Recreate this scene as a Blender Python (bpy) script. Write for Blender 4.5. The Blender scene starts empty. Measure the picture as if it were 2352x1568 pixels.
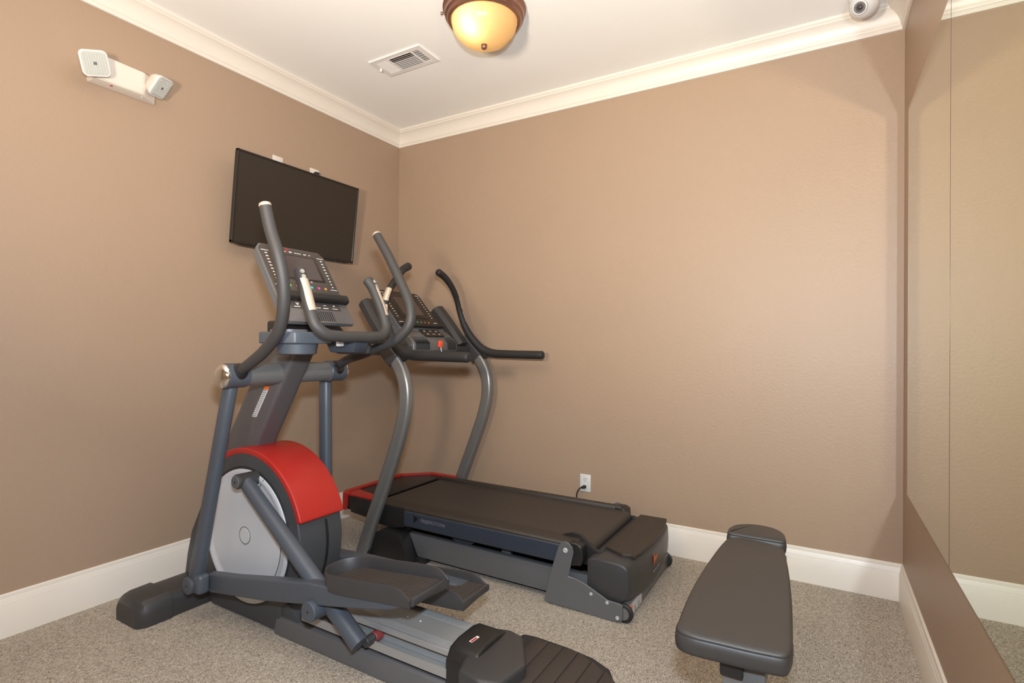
import bpy, bmesh, math
from mathutils import Vector, Matrix

# ------------------------------------------------------------------ camera, light, exposure
SC = bpy.context.scene
COL = SC.collection
cam_d = bpy.data.cameras.new('camera')
cam = bpy.data.objects.new('camera', cam_d)
COL.objects.link(cam)
cam_d.sensor_width = 36.0
cam_d.lens = 1227.48 / 2352 * 36
cam_d.clip_start = 0.02
_r = Vector((0.86244183, 0.50609488, 0.00787852))
_u = Vector((-0.00418573, -0.00843364, 0.99995568))
_f = Vector((-0.50613889, 0.86243658, 0.00515514))
cam.matrix_world = Matrix(((_r.x, _u.x, -_f.x, 2.777), (_r.y, _u.y, -_f.y, -3.0319), (_r.z, _u.z, -_f.z, 1.1641), (0, 0, 0, 1)))
SC.camera = cam

W = 3.0868          # width of the room along the far wall
H = 2.74            # ceiling height
DEPTH = 4.3         # room depth towards the viewer

world = bpy.data.worlds.new('world')
SC.world = world
world.use_nodes = True
world.node_tree.nodes['Background'].inputs[0].default_value = (1, 1, 1, 1)
world.node_tree.nodes['Background'].inputs[1].default_value = 0.0


def area_light(name, loc, target, sx, sy, power, color, spread=180):
    d = bpy.data.lights.new(name, 'AREA')
    d.shape = 'RECTANGLE'; d.size = sx; d.size_y = sy
    d.energy = power; d.color = color
    o = bpy.data.objects.new(name, d); COL.objects.link(o)
    o.location = loc
    d.spread = math.radians(spread)
    o.rotation_euler = (Vector(target) - Vector(loc)).to_track_quat('-Z', 'Y').to_euler()
    return o


# the photographer's flash, in the camera's hot shoe
area_light('flash', (2.79, -3.03, 1.405), (0.55, -0.75, 1.75), 0.11, 0.08, 53, (0.88, 1.03, 1.21))
# added unseen fill aimed at the ceiling, tinted warm like the room's ambient
area_light('bounce_fill', (2.05, -3.35, 1.45), (1.75, -2.0, 2.74), 0.24, 0.24, 55, (1.0, 0.85, 0.67), 140)
# added warm ambient fill overhead behind the viewer, no fixture seen there
area_light('warm_fill', (1.55, -3.1, 2.70), (1.50, -2.6, 0.0), 1.2, 1.2, 9, (1.0, 0.75, 0.48))
SC.view_settings.view_transform = 'Standard'
SC.view_settings.look = 'None'
SC.view_settings.exposure = 0.0
SC.view_settings.gamma = 1.0
SC.view_settings.use_curve_mapping = False
SC.cycles.use_guiding = True
SC.cycles.blur_glossy = 0.0
SC.cycles.sample_clamp_indirect = 0


# ------------------------------------------------------------------ materials
def srgb(r, g, b):
    f = lambda c: (c / 255 / 12.92) if c / 255 <= 0.04045 else ((c / 255 + 0.055) / 1.055) ** 2.4
    return (f(r), f(g), f(b), 1.0)


def mat(name, col, rough=0.5, metal=0.0, bump=0.0, bscale=200.0, vary=0.0, vscale=6.0, spec=0.5, coat=0.0, detail=4.0):
    m = bpy.data.materials.new(name); m.use_nodes = True
    nt = m.node_tree; N = nt.nodes; L = nt.links
    b = N['Principled BSDF']
    b.inputs['Base Color'].default_value = col
    b.inputs['Roughness'].default_value = rough
    b.inputs['Metallic'].default_value = metal
    b.inputs['Specular IOR Level'].default_value = spec
    b.inputs['Coat Weight'].default_value = coat
    tc = N.new('ShaderNodeTexCoord')
    n2 = N.new('ShaderNodeTexNoise'); n2.inputs['Scale'].default_value = vscale; n2.inputs['Detail'].default_value = 5
    L.new(tc.outputs['Object'], n2.inputs['Vector'])
    if vary > 0:
        mx = N.new('ShaderNodeMix'); mx.data_type = 'RGBA'
        mx.inputs[6].default_value = tuple(c * (1 - vary) for c in col[:3]) + (1,)
        mx.inputs[7].default_value = tuple(min(1, c * (1 + vary)) for c in col[:3]) + (1,)
        L.new(n2.outputs['Fac'], mx.inputs[0]); L.new(mx.outputs[2], b.inputs['Base Color'])
    mr = N.new('ShaderNodeMapRange')
    mr.inputs['To Min'].default_value = max(0.02, rough - 0.06); mr.inputs['To Max'].default_value = min(1, rough + 0.06)
    L.new(n2.outputs['Fac'], mr.inputs['Value']); L.new(mr.outputs[0], b.inputs['Roughness'])
    if bump > 0:
        nz = N.new('ShaderNodeTexNoise'); nz.inputs['Scale'].default_value = bscale; nz.inputs['Detail'].default_value = detail
        L.new(tc.outputs['Object'], nz.inputs['Vector'])
        bp = N.new('ShaderNodeBump'); bp.inputs['Strength'].default_value = bump; bp.inputs['Distance'].default_value = 0.002
        L.new(nz.outputs['Fac'], bp.inputs['Height']); L.new(bp.outputs['Normal'], b.inputs['Normal'])
    return m


M = {}
M['wall'] = mat('wall_paint', (0.362, 0.254, 0.175, 1), 0.48, bump=0.38, bscale=75, vary=0.035, vscale=1.6, spec=0.42)
M['ceiling'] = mat('ceiling_paint', (0.90, 0.882, 0.845, 1), 0.9, bump=0.12, bscale=140, vary=0.01, spec=0.2)
M['trim'] = mat('trim_paint', (0.75, 0.685, 0.60, 1), 0.38, vary=0.02, bump=0.05, bscale=40)
M['frame'] = mat('slate_metal', (0.066, 0.077, 0.094, 1), 0.42, bump=0.12, bscale=500, vary=0.08)
M['navy'] = mat('dark_slate_metal', (0.030, 0.037, 0.052, 1), 0.40, bump=0.1, bscale=500, vary=0.10)
M['gray'] = mat('grey_metal', (0.130, 0.130, 0.132, 1), 0.34, metal=0.2, bump=0.10, bscale=600, vary=0.05)
M['bright'] = mat('satin_silver_metal', (0.215, 0.213, 0.208, 1), 0.34, metal=0.55, bump=0.06, bscale=700, vary=0.04)
M['mast'] = mat('pewter_metal', (0.130, 0.122, 0.125, 1), 0.33, metal=0.4, bump=0.05, bscale=700, vary=0.04)
M['tube'] = mat('cross_tube_metal', (0.17, 0.17, 0.165, 1), 0.38, metal=0.3, bump=0.05, bscale=700, vary=0.04)
M['plastic'] = mat('charcoal_plastic', (0.040, 0.038, 0.038, 1), 0.40, bump=0.18, bscale=900, vary=0.08)
M['shroud'] = mat('shroud_plastic', (0.050, 0.052, 0.056, 1), 0.45, bump=0.2, bscale=900, vary=0.06)
M['black'] = mat('black_plastic', (0.014, 0.013, 0.013, 1), 0.38, bump=0.15, bscale=900, vary=0.10)
M['rubber'] = mat('black_rubber', (0.016, 0.015, 0.015, 1), 0.6, bump=0.2, bscale=500, vary=0.12)
M['foam'] = mat('foam_grip', (0.042, 0.039, 0.038, 1), 0.50, bump=0.25, bscale=1200, vary=0.05)
M['panel'] = mat('console_face', (0.055, 0.043, 0.037, 1), 0.33, vary=0.03)
M['panel_dark'] = mat('dark_console_face', (0.020, 0.015, 0.011, 1), 0.30, vary=0.03)
M['lower'] = mat('console_plastic', (0.115, 0.100, 0.096, 1), 0.45, bump=0.1, bscale=900, vary=0.03)
M['screen'] = mat('screen_glass', (0.050, 0.036, 0.036, 1), 0.12, vary=0.03, coat=0.5)
M['tvscreen'] = mat('tv_screen', (0.024, 0.0175, 0.0125, 1), 0.38, vary=0.04)
M['tvframe'] = mat('tv_frame', (0.014, 0.012, 0.011, 1), 0.28, vary=0.04)
M['red'] = mat('red_plastic', (0.40, 0.018, 0.013, 1), 0.36, bump=0.06, bscale=500, vary=0.05)
M['redgrip'] = mat('red_roller', (0.30, 0.05, 0.045, 1), 0.45, vary=0.06)
M['silver'] = mat('silver_paint', (0.60, 0.62, 0.645, 1), 0.38, metal=0.15, vary=0.02, bump=0.03, bscale=500)
M['alu'] = mat('brushed_aluminium', (0.37, 0.365, 0.355, 1), 0.30, metal=0.35, vary=0.05)
M['chrome'] = mat('chrome', (0.75, 0.73, 0.70, 1), 0.10, metal=1.0, vary=0.02)
M['bolt'] = mat('steel_bolt', (0.62, 0.61, 0.60, 1), 0.30, metal=0.4, vary=0.05)
M['contact'] = mat('brushed_contact_plate', (0.60, 0.50, 0.40, 1), 0.38, metal=0.5, vary=0.04)
M['belt'] = mat('belt_rubber', (0.043, 0.034, 0.029, 1), 0.52, bump=0.35, bscale=700, vary=0.12, vscale=3)
M['footrail'] = mat('foot_rail_plastic', (0.034, 0.026, 0.020, 1), 0.50, bump=0.4, bscale=500, vary=0.18, vscale=8)
M['matrubber'] = mat('pedal_mat', (0.040, 0.030, 0.025, 1), 0.55, bump=0.3, bscale=500, vary=0.15, vscale=10)
M['vinyl'] = mat('charcoal_vinyl', (0.042, 0.0375, 0.035, 1), 0.42, bump=0.22, bscale=800, vary=0.03, spec=0.5)
M['white'] = mat('white_plastic', (0.66, 0.65, 0.63, 1), 0.35, vary=0.015)
M['offwhite'] = mat('warm_white_plastic', (0.68, 0.61, 0.53, 1), 0.4, vary=0.015)
M['lens'] = mat('ribbed_lens_plastic', (0.52, 0.52, 0.48, 1), 0.15, vary=0.05, coat=0.3)
M['print'] = mat('white_print', (0.72, 0.70, 0.68, 1), 0.5, vary=0.02)
M['printgrey'] = mat('grey_print', (0.16, 0.16, 0.18, 1), 0.5, vary=0.02)
M['printpurple'] = mat('purple_print', (0.006, 0.004, 0.014, 1), 0.5, vary=0.02)
M['label'] = mat('label_paper', (0.55, 0.55, 0.56, 1), 0.5, vary=0.10, vscale=150)
M['labelink'] = mat('label_ink', (0.20, 0.20, 0.20, 1), 0.5, vary=0.05)
M['orange'] = mat('orange_print', (0.80, 0.14, 0.02, 1), 0.5, vary=0.05)
M['key'] = mat('orange_key_plastic', (0.95, 0.10, 0.03, 1), 0.4, vary=0.03)
M['button'] = mat('grey_button', (0.30, 0.28, 0.25, 1), 0.4, vary=0.03)
M['bronze'] = mat('bronze_metal', (0.30, 0.16, 0.115, 1), 0.28, metal=0.75, vary=0.08, vscale=20)
M['led'] = mat('red_led', (0.5, 0.02, 0.02, 1), 0.2)
M['void'] = mat('duct_dark', (0.035, 0.022, 0.015, 1), 0.8, vary=0.05)
M['slatwhite'] = mat('vent_enamel', (0.78, 0.75, 0.72, 1), 0.35, vary=0.02)
for nm, c in dict(green=(0.10, 0.45, 0.06), pink=(0.55, 0.12, 0.14), teal=(0.05, 0.40, 0.42), magenta=(0.60, 0.06, 0.30), amber=(0.65, 0.28, 0.05), blue=(0.06, 0.30, 0.5)).items():
    M['ic_' + nm] = mat(nm + '_icon', c + (1,), 0.5, vary=0.03)


def mirror_mat():
    m = mat('mirror_glass', (0.72, 0.74, 0.63, 1), 0.0, metal=1.0)
    nt = m.node_tree; b = nt.nodes['Principled BSDF']
    for l in list(b.inputs['Roughness'].links): nt.links.remove(l)
    b.inputs['Roughness'].default_value = 0.0
    return m


M['mirror'] = mirror_mat()
M['mirroredge'] = mat('mirror_edge', (0.06, 0.055, 0.042, 1), 0.6, vary=0.05)


def carpet_mat():
    m = bpy.data.materials.new('loop_carpet'); m.use_nodes = True
    nt = m.node_tree; N = nt.nodes; L = nt.links; b = N['Principled BSDF']
    tc = N.new('ShaderNodeTexCoord')
    vo = N.new('ShaderNodeTexVoronoi'); vo.inputs['Scale'].default_value = 300; vo.inputs['Randomness'].default_value = 1
    L.new(tc.outputs['Object'], vo.inputs['Vector'])
    sep = N.new('ShaderNodeSeparateColor'); L.new(vo.outputs['Color'], sep.inputs[0])
    cr = N.new('ShaderNodeValToRGB'); e = cr.color_ramp
    cols = [(0.0, (0.15, 0.118, 0.09)), (0.22, (0.29, 0.24, 0.19)), (0.42, (0.41, 0.355, 0.285)), (0.62, (0.49, 0.425, 0.35)), (0.82, (0.59, 0.515, 0.435)), (1.0, (0.74, 0.65, 0.56))]
    e.elements[0].position = cols[0][0]; e.elements[0].color = cols[0][1] + (1,)
    e.elements[1].position = cols[-1][0]; e.elements[1].color = cols[-1][1] + (1,)
    for p_, c_ in cols[1:-1]:
        el = e.elements.new(p_); el.color = c_ + (1,)
    yn = N.new('ShaderNodeTexNoise'); yn.inputs['Scale'].default_value = 165; yn.inputs['Detail'].default_value = 2.5; yn.inputs['Distortion'].default_value = 1.6
    mpn = N.new('ShaderNodeMapping'); mpn.inputs['Rotation'].default_value = (0, 0, 0.6); mpn.inputs['Scale'].default_value = (1.0, 0.55, 1.0)
    L.new(tc.outputs['Object'], mpn.inputs['Vector']); L.new(mpn.outputs[0], yn.inputs['Vector'])
    ym = N.new('ShaderNodeMapRange'); ym.inputs['From Min'].default_value = 0.35; ym.inputs['From Max'].default_value = 0.64
    L.new(yn.outputs['Fac'], ym.inputs['Value'])
    yb = N.new('ShaderNodeMix'); yb.data_type = 'FLOAT'; yb.inputs[0].default_value = 0.40
    L.new(ym.outputs[0], yb.inputs[2]); L.new(sep.outputs[0], yb.inputs[3])
    L.new(yb.outputs[0], cr.inputs[0])
    n = N.new('ShaderNodeTexNoise'); n.inputs['Scale'].default_value = 2.2; n.inputs['Detail'].default_value = 6
    L.new(tc.outputs['Object'], n.inputs['Vector'])
    mr = N.new('ShaderNodeMapRange'); mr.inputs['To Min'].default_value = 0.96; mr.inputs['To Max'].default_value = 1.27
    L.new(n.outputs['Fac'], mr.inputs['Value'])
    mx = N.new('ShaderNodeVectorMath'); mx.operation = 'SCALE'
    L.new(cr.outputs[0], mx.inputs[0]); L.new(mr.outputs[0], mx.inputs['Scale'])
    L.new(mx.outputs[0], b.inputs['Base Color'])
    b.inputs['Roughness'].default_value = 0.95; b.inputs['Specular IOR Level'].default_value = 0.1
    n2 = N.new('ShaderNodeTexNoise'); n2.inputs['Scale'].default_value = 120; n2.inputs['Detail'].default_value = 3
    L.new(tc.outputs['Object'], n2.inputs['Vector'])
    ad = N.new('ShaderNodeMath'); ad.operation = 'SUBTRACT'
    L.new(yn.outputs['Fac'], ad.inputs[0]); L.new(vo.outputs['Distance'], ad.inputs[1])
    bp = N.new('ShaderNodeBump'); bp.inputs['Strength'].default_value = 1.0; bp.inputs['Distance'].default_value = 0.004
    L.new(ad.outputs[0], bp.inputs['Height']); L.new(bp.outputs['Normal'], b.inputs['Normal'])
    return m


M['carpet'] = carpet_mat()


def lamp_glass():
    m = bpy.data.materials.new('amber_frosted_glass'); m.use_nodes = True
    nt = m.node_tree; N = nt.nodes; L = nt.links
    out = N['Material Output']; pb = N['Principled BSDF']
    pb.inputs['Base Color'].default_value = (0.66, 0.50, 0.26, 1); pb.inputs['Roughness'].default_value = 0.25
    n = N.new('ShaderNodeTexNoise'); n.inputs['Scale'].default_value = 9; n.inputs['Detail'].default_value = 2
    tc = N.new('ShaderNodeTexCoord'); L.new(tc.outputs['Object'], n.inputs['Vector'])
    cr = N.new('ShaderNodeMix'); cr.data_type = 'RGBA'
    cr.inputs[6].default_value = (0.60, 0.38, 0.14, 1); cr.inputs[7].default_value = (0.64, 0.46, 0.23, 1)
    L.new(n.outputs['Fac'], cr.inputs[0])
    tl = N.new('ShaderNodeBsdfTranslucent'); L.new(cr.outputs[2], tl.inputs['Color'])
    ms = N.new('ShaderNodeMixShader'); ms.inputs[0].default_value = 0.65
    L.new(pb.outputs[0], ms.inputs[1]); L.new(tl.outputs[0], ms.inputs[2])
    em = N.new('ShaderNodeEmission'); em.inputs['Color'].default_value = (1.0, 0.62, 0.20, 1); em.inputs['Strength'].default_value = 0.06
    ad = N.new('ShaderNodeAddShader'); L.new(ms.outputs[0], ad.inputs[0]); L.new(em.outputs[0], ad.inputs[1])
    L.new(ad.outputs[0], out.inputs['Surface'])
    return m


M['lampglass'] = lamp_glass()


# ------------------------------------------------------------------ geometry helpers
def origin_of(o):
    v = Vector((0, 0, 0))
    while o is not None:
        v += o.location; o = o.parent
    return v


def obj(name, bm, material, parent=None, smooth=35, loc=None, label=None, kind=None):
    """link a bmesh, given in room coordinates, as one mesh object"""
    me = bpy.data.meshes.new(name)
    bmesh.ops.recalc_face_normals(bm, faces=bm.faces[:])
    po = origin_of(parent) if parent else Vector((0, 0, 0))
    l = Vector(loc) if loc else Vector((0, 0, 0))
    sh = po + l
    for v in bm.verts: v.co -= sh
    bm.to_mesh(me); bm.free()
    o = bpy.data.objects.new(name, me); COL.objects.link(o)
    if loc: o.location = l
    me.materials.append(M[material] if isinstance(material, str) else material)
    if smooth:
        for p in me.polygons: p.use_smooth = True
        me.set_sharp_from_angle(angle=math.radians(smooth))
    if parent: o.parent = parent
    if label: o['label'] = label
    if kind: o['kind'] = kind
    return o


def thing(name, label, cat, loc=(0, 0, 0), group=None):
    o = bpy.data.objects.new(name, None); COL.objects.link(o)
    o.location = loc; o.empty_display_size = 0.1
    o['label'] = label; o['category'] = cat
    if group: o['group'] = group
    return o


def tag(o, label, cat, group=None):
    o['label'] = label; o['category'] = cat
    if group: o['group'] = group
    return o


def BM(): return bmesh.new()


def add_poly_prism(bm, pts, axis, a, b, bevel=0.0, seg=2):
    """pts: 2D outline; extruded along axis from a to b. axis y: pts=(x,z); x: pts=(y,z); z: pts=(x,y)"""
    t = BM()
    def P(p, h):
        return {'y': (p[0], h, p[1]), 'x': (h, p[0], p[1]), 'z': (p[0], p[1], h)}[axis]
    A = [t.verts.new(P(p, a)) for p in pts]; B = [t.verts.new(P(p, b)) for p in pts]
    n = len(pts)
    t.faces.new(A); t.faces.new(B[::-1])
    for i in range(n): t.faces.new((A[i], A[(i + 1) % n], B[(i + 1) % n], B[i]))
    bmesh.ops.recalc_face_normals(t, faces=t.faces[:])
    if bevel > 0:
        es = [e for e in t.edges if e.is_manifold and e.calc_face_angle(0) > math.radians(28)]
        bmesh.ops.bevel(t, geom=es, offset=bevel, segments=seg, profile=0.6, affect='EDGES', clamp_overlap=True)
    merge(bm, t); return bm


def merge(bm, t, mtx=None):
    me = bpy.data.meshes.new('tmp'); t.to_mesh(me); t.free()
    if mtx is not None: me.transform(mtx)
    bm.from_mesh(me); bpy.data.meshes.remove(me)


def add_box(bm, x0, x1, y0, y1, z0, z1, bevel=0.0, seg=2, mtx=None):
    t = BM()
    bmesh.ops.create_cube(t, size=1.0)
    for v in t.verts:
        v.co = Vector((x0 + (v.co.x + .5) * (x1 - x0), y0 + (v.co.y + .5) * (y1 - y0), z0 + (v.co.z + .5) * (z1 - z0)))
    if bevel > 0: bmesh.ops.bevel(t, geom=t.edges[:], offset=bevel, segments=seg, profile=0.5, affect='EDGES', clamp_overlap=True)
    merge(bm, t, mtx); return bm


def box(*a, **k): return add_box(BM(), *a, **k)
def prism(*a, **k): return add_poly_prism(BM(), *a, **k)


def catmull(P, sub):
    if sub <= 1: return [Vector(p) for p in P]
    P = [Vector(p) for p in P]; out = []
    for i in range(len(P) - 1):
        p0 = P[max(i - 1, 0)]; p1 = P[i]; p2 = P[i + 1]; p3 = P[min(i + 2, len(P) - 1)]
        if i == 0: p0 = p1 + (p1 - p2)
        if i == len(P) - 2: p3 = p2 + (p2 - p1)
        # centripetal-like knots keep short segments from overshooting
        t01 = max((p1 - p0).length, 1e-6) ** .5; t12 = max((p2 - p1).length, 1e-6) ** .5; t23 = max((p3 - p2).length, 1e-6) ** .5
        m1 = (p2 - p1) / t12 * t12 if False else ((p2 - p1) + t12 * ((p1 - p0) / t01 - (p2 - p0) / (t01 + t12)))
        m2 = (p2 - p1) + t12 * ((p3 - p2) / t23 - (p3 - p1) / (t12 + t23))
        for k in range(sub):
            t = k / sub; t2 = t * t; t3 = t2 * t
            out.append((2 * t3 - 3 * t2 + 1) * p1 + (t3 - 2 * t2 + t) * m1 + (-2 * t3 + 3 * t2) * p2 + (t3 - t2) * m2)
    out.append(P[-1]); return out


def circle(r, n=20, ry=None):
    ry = r if ry is None else ry
    return [(r * math.cos(2 * math.pi * i / n), ry * math.sin(2 * math.pi * i / n)) for i in range(n)]


def rrect(w, h, r, s=4):
    """rounded rectangle outline, full size w by h"""
    out = []
    for cx, cy, a0 in ((w / 2 - r, h / 2 - r, 0), (-w / 2 + r, h / 2 - r, 90), (-w / 2 + r, -h / 2 + r, 180), (w / 2 - r, -h / 2 + r, 270)):
        for i in range(s + 1):
            a = math.radians(a0 + 90 * i / s); out.append((cx + r * math.cos(a), cy + r * math.sin(a)))
    return out


def add_sweep(bm, path, section, sub=8, side=(0, 1, 0), scales=None, round_ends=0.0, closed=False):
    """section (u, v): u along side, v along tangent x side"""
    pts = catmull(path, sub) if not closed else [Vector(p) for p in path]
    n = len(pts); sd = Vector(side)
    if scales is None: sc = [1.0] * n
    else:
        m = len(path); sc = []
        for i in range(n):
            t = i / (n - 1) * (m - 1); k = min(int(t), m - 2); sc.append(scales[k] + (scales[k + 1] - scales[k]) * (t - k))
    ends = []
    if round_ends > 0:
        q = 5; rad = round_ends
        t0 = (pts[1] - pts[0]).normalized(); t1 = (pts[-1] - pts[-2]).normalized()
        pre = [(pts[0] - t0 * rad * math.sin(math.pi / 2 * (q - i) / q), sc[0] * max(0.04, math.cos(math.pi / 2 * (q - i) / q))) for i in range(q)]
        post = [(pts[-1] + t1 * rad * math.sin(math.pi / 2 * (i + 1) / q), sc[-1] * max(0.04, math.cos(math.pi / 2 * (i + 1) / q))) for i in range(q)]
        pts = [a for a, _ in pre] + pts + [a for a, _ in post]; sc = [s for _, s in pre] + sc + [s for _, s in post]; n = len(pts)
    rings = []
    for i, p in enumerate(pts):
        if closed: tg = (pts[(i + 1) % n] - pts[i - 1]).normalized()
        else: tg = (pts[min(i + 1, n - 1)] - pts[max(i - 1, 0)]).normalized()
        u = sd - tg * sd.dot(tg)
        if u.length < 1e-4: u = Vector((1, 0, 0)) - tg * tg.x
        u.normalize(); v = tg.cross(u).normalized()
        rings.append([bm.verts.new(p + u * (a * sc[i]) + v * (b * sc[i])) for a, b in section])
    m = len(section)
    for i in range(n if closed else n - 1):
        A = rings[i]; B = rings[(i + 1) % n]
        for k in range(m): bm.faces.new((A[k], A[(k + 1) % m], B[(k + 1) % m], B[k]))
    if not closed:
        bm.faces.new(rings[0]); bm.faces.new(rings[-1][::-1])
    return bm


def sweep(*a, **k): return add_sweep(BM(), *a, **k)


def add_lathe(bm, prof, center, axis=(0, 0, 1), n=32):
    """prof: (radius, height along axis)"""
    ax = Vector(axis).normalized(); c = Vector(center)
    ref = Vector((1, 0, 0)) if abs(ax.x) < .9 else Vector((0, 1, 0))
    u = (ref - ax * ref.dot(ax)).normalized(); v = ax.cross(u)
    rings = []
    for r, h in prof:
        if r < 1e-5: rings.append([bm.verts.new(c + ax * h)])
        else: rings.append([bm.verts.new(c + ax * h + (u * math.cos(2 * math.pi * i / n) + v * math.sin(2 * math.pi * i / n)) * r) for i in range(n)])
    for A, B in zip(rings, rings[1:]):
        if len(A) == 1 and len(B) == 1: continue
        for i in range(n):
            j = (i + 1) % n
            if len(A) == 1: bm.faces.new((A[0], B[i], B[j]))
            elif len(B) == 1: bm.faces.new((A[i], A[j], B[0]))
            else: bm.faces.new((A[i], A[j], B[j], B[i]))
    return bm


def lathe(*a, **k): return add_lathe(BM(), *a, **k)


def cyl(c0, c1, r, n=24, ch=0.0):
    c0 = Vector(c0); c1 = Vector(c1); L = (c1 - c0).length
    ch = ch or min(r, L) * 0.12
    return lathe([(0, 0), (r - ch, 0), (r, ch), (r, L - ch), (r - ch, L), (0, L)], c0, (c1 - c0), n)


def text_mesh(body, size, mtx, extrude=0.0004, bold=False, spacing=1.0):
    cu = bpy.data.curves.new('t', 'FONT'); cu.body = body; cu.size = size; cu.extrude = extrude
    cu.align_x = 'CENTER'; cu.align_y = 'CENTER'; cu.resolution_u = 2; cu.space_character = spacing
    if bold: cu.offset = size * 0.02
    to = bpy.data.objects.new('t', cu); COL.objects.link(to)
    bpy.context.view_layer.update()
    me = bpy.data.meshes.new_from_object(to.evaluated_get(bpy.context.evaluated_depsgraph_get()))
    me.transform(mtx)
    bm = BM(); bm.from_mesh(me)
    bpy.data.objects.remove(to); bpy.data.curves.remove(cu); bpy.data.meshes.remove(me)
    return bm


def frame(o, u, v):
    """matrix whose x is u, y is v, z is u x v, at o"""
    u = Vector(u).normalized(); v = Vector(v); v = (v - u * v.dot(u)).normalized(); w = u.cross(v)
    return Matrix(((u.x, v.x, w.x, o[0]), (u.y, v.y, w.y, o[1]), (u.z, v.z, w.z, o[2]), (0, 0, 0, 1)))


# ------------------------------------------------------------------ the room
def struct(name, bm, m, smooth=0, loc=None, rot=0.0):
    o = obj(name, bm, m, None, smooth, loc=loc)
    o['kind'] = 'structure'
    if rot: o.rotation_euler = (0, 0, rot)
    return o


T = 0.12
ROT = 0.0061      # the mirror wall is very slightly out of square
struct('floor', box(-T, W + 2 * T, -DEPTH - T, T, -0.10, 0.0), 'carpet')
struct('ceiling', box(-T, W + 2 * T, -DEPTH - T, T, H, H + 0.1), 'ceiling')
struct('wall_left', box(-T, 0, -DEPTH, 0, 0, H), 'wall')
struct('wall_far', box(-T, W + T, 0, T, 0, H), 'wall')
struct('wall_right', box(W, W + T, -DEPTH, 0, 0, H), 'wall', loc=(W, 0, 0), rot=ROT)
struct('wall_near', box(-T, W + 2 * T, -DEPTH - T, -DEPTH, 0, H), 'wall')

# crown moulding: (distance from wall, height)
CROWN = [(0, 2.630), (0.010, 2.630), (0.0125, 2.634), (0.0125, 2.645), (0.0165, 2.648), (0.0185, 2.652), (0.0185, 2.660),
         (0.021, 2.668), (0.026, 2.680), (0.034, 2.693), (0.044, 2.704), (0.054, 2.711), (0.060, 2.714), (0.0635, 2.717),
         (0.0635, 2.723), (0.068, 2.7255), (0.0705, 2.729), (0.0705, 2.74), (0, 2.74)]
BASE = [(0, 0), (0.016, 0), (0.016, 0.128), (0.0145, 0.131), (0.0145, 0.133), (0.0125, 0.136), (0.0115, 0.150), (0.0095, 0.153), (0.0095, 0.156), (0.0075, 0.166), (0.004, 0.1694), (0, 0.1694)]


def moulding(prof, p0, p1, nrm):
    """prism of the profile along a wall, with its ends mitred at 45 degrees"""
    bm = BM(); p0 = Vector(p0); p1 = Vector(p1); d = (p1 - p0).normalized(); n = Vector(nrm)
    A = [bm.verts.new(p0 + n * a + d * a + Vector((0, 0, z))) for a, z in prof]
    B = [bm.verts.new(p1 + n * a - d * a + Vector((0, 0, z))) for a, z in prof]
    k = len(prof)
    for i in range(k): bm.faces.new((A[i], A[(i + 1) % k], B[(i + 1) % k], B[i]))
    bm.faces.new(A); bm.faces.new(B[::-1])
    return bm


DX = math.sin(ROT) * DEPTH
struct('trim_1', moulding(CROWN, (0, -DEPTH, 0), (0, 0, 0), (1, 0, 0)), 'trim', 30)
struct('trim_2', moulding(CROWN, (0, 0, 0), (W, 0, 0), (0, -1, 0)), 'trim', 30)
struct('trim_3', moulding(CROWN, (W, 0, 0), (W, -DEPTH, 0), (-1, 0, 0)), 'trim', 30, loc=(W, 0, 0), rot=ROT)
struct('trim_4', moulding(CROWN, (W, -DEPTH, 0), (0, -DEPTH, 0), (0, 1, 0)), 'trim', 30)
struct('baseboard_left', moulding(BASE, (0, -DEPTH, 0), (0, 0, 0), (1, 0, 0)), 'trim', 30)
struct('baseboard_far', moulding(BASE, (0, 0, 0), (W, 0, 0), (0, -1, 0)), 'trim', 30)
# the right baseboard is two lengths with a scarf joint between them
def base_piece(y0, y1, m0, m1):
    bm = BM()
    A = [bm.verts.new((W - a, y0 - (a if m0 else a * 0.6), z)) for a, z in BASE]
    B = [bm.verts.new((W - a, y1 + (a if m1 else -a * 0.6), z)) for a, z in BASE]
    k = len(BASE)
    for i in range(k): bm.faces.new((A[i], A[(i + 1) % k], B[(i + 1) % k], B[i]))
    bm.faces.new(A); bm.faces.new(B[::-1]); return bm
bb = struct('baseboard_right', base_piece(0, -0.585, True, False), 'trim', 30, loc=(W, 0, 0), rot=ROT)
bb2 = obj('board', base_piece(-0.587, -DEPTH, False, True), 'trim', bb, 30)
struct('baseboard_near', moulding(BASE, (W, -DEPTH, 0), (0, -DEPTH, 0), (0, 1, 0)), 'trim', 30)

# wall mirrors: two sheets butted together
def mirror_sheet(y0, y1, label):
    t = thing('wall_mirror', label, 'mirror', (W, 0, 0), 'mirror sheets on the right wall')
    e = 0.0022
    gl = box(W - 0.0066, W - 0.0062, y1 + e, y0 - e, 0.5293 + e, 2.1965 - e)
    obj('mirror_face', gl, 'mirror', t, 0)
    obj('glass_edge', box(W - 0.0062, W - 0.0002, y1, y0, 0.5293, 2.1965, 0.0012, 1), 'mirroredge', t, 0)
    t.rotation_euler = (0, 0, ROT)
mirror_sheet(-0.184, -1.0585, 'narrow frameless wall mirror sheet nearest the far corner, left of the seam')
mirror_sheet(-1.0605, -2.90, 'large frameless wall mirror sheet nearest the viewer, right of the seam')

# ------------------------------------------------------------------ treadmill
TC = -0.52     # its centre line
tm = thing('treadmill', 'grey incline treadmill with red front hood along the far wall', 'treadmill', (1.25, TC, 0))


def both(fn):
    for s in (-1, 1): fn(s)


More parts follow.
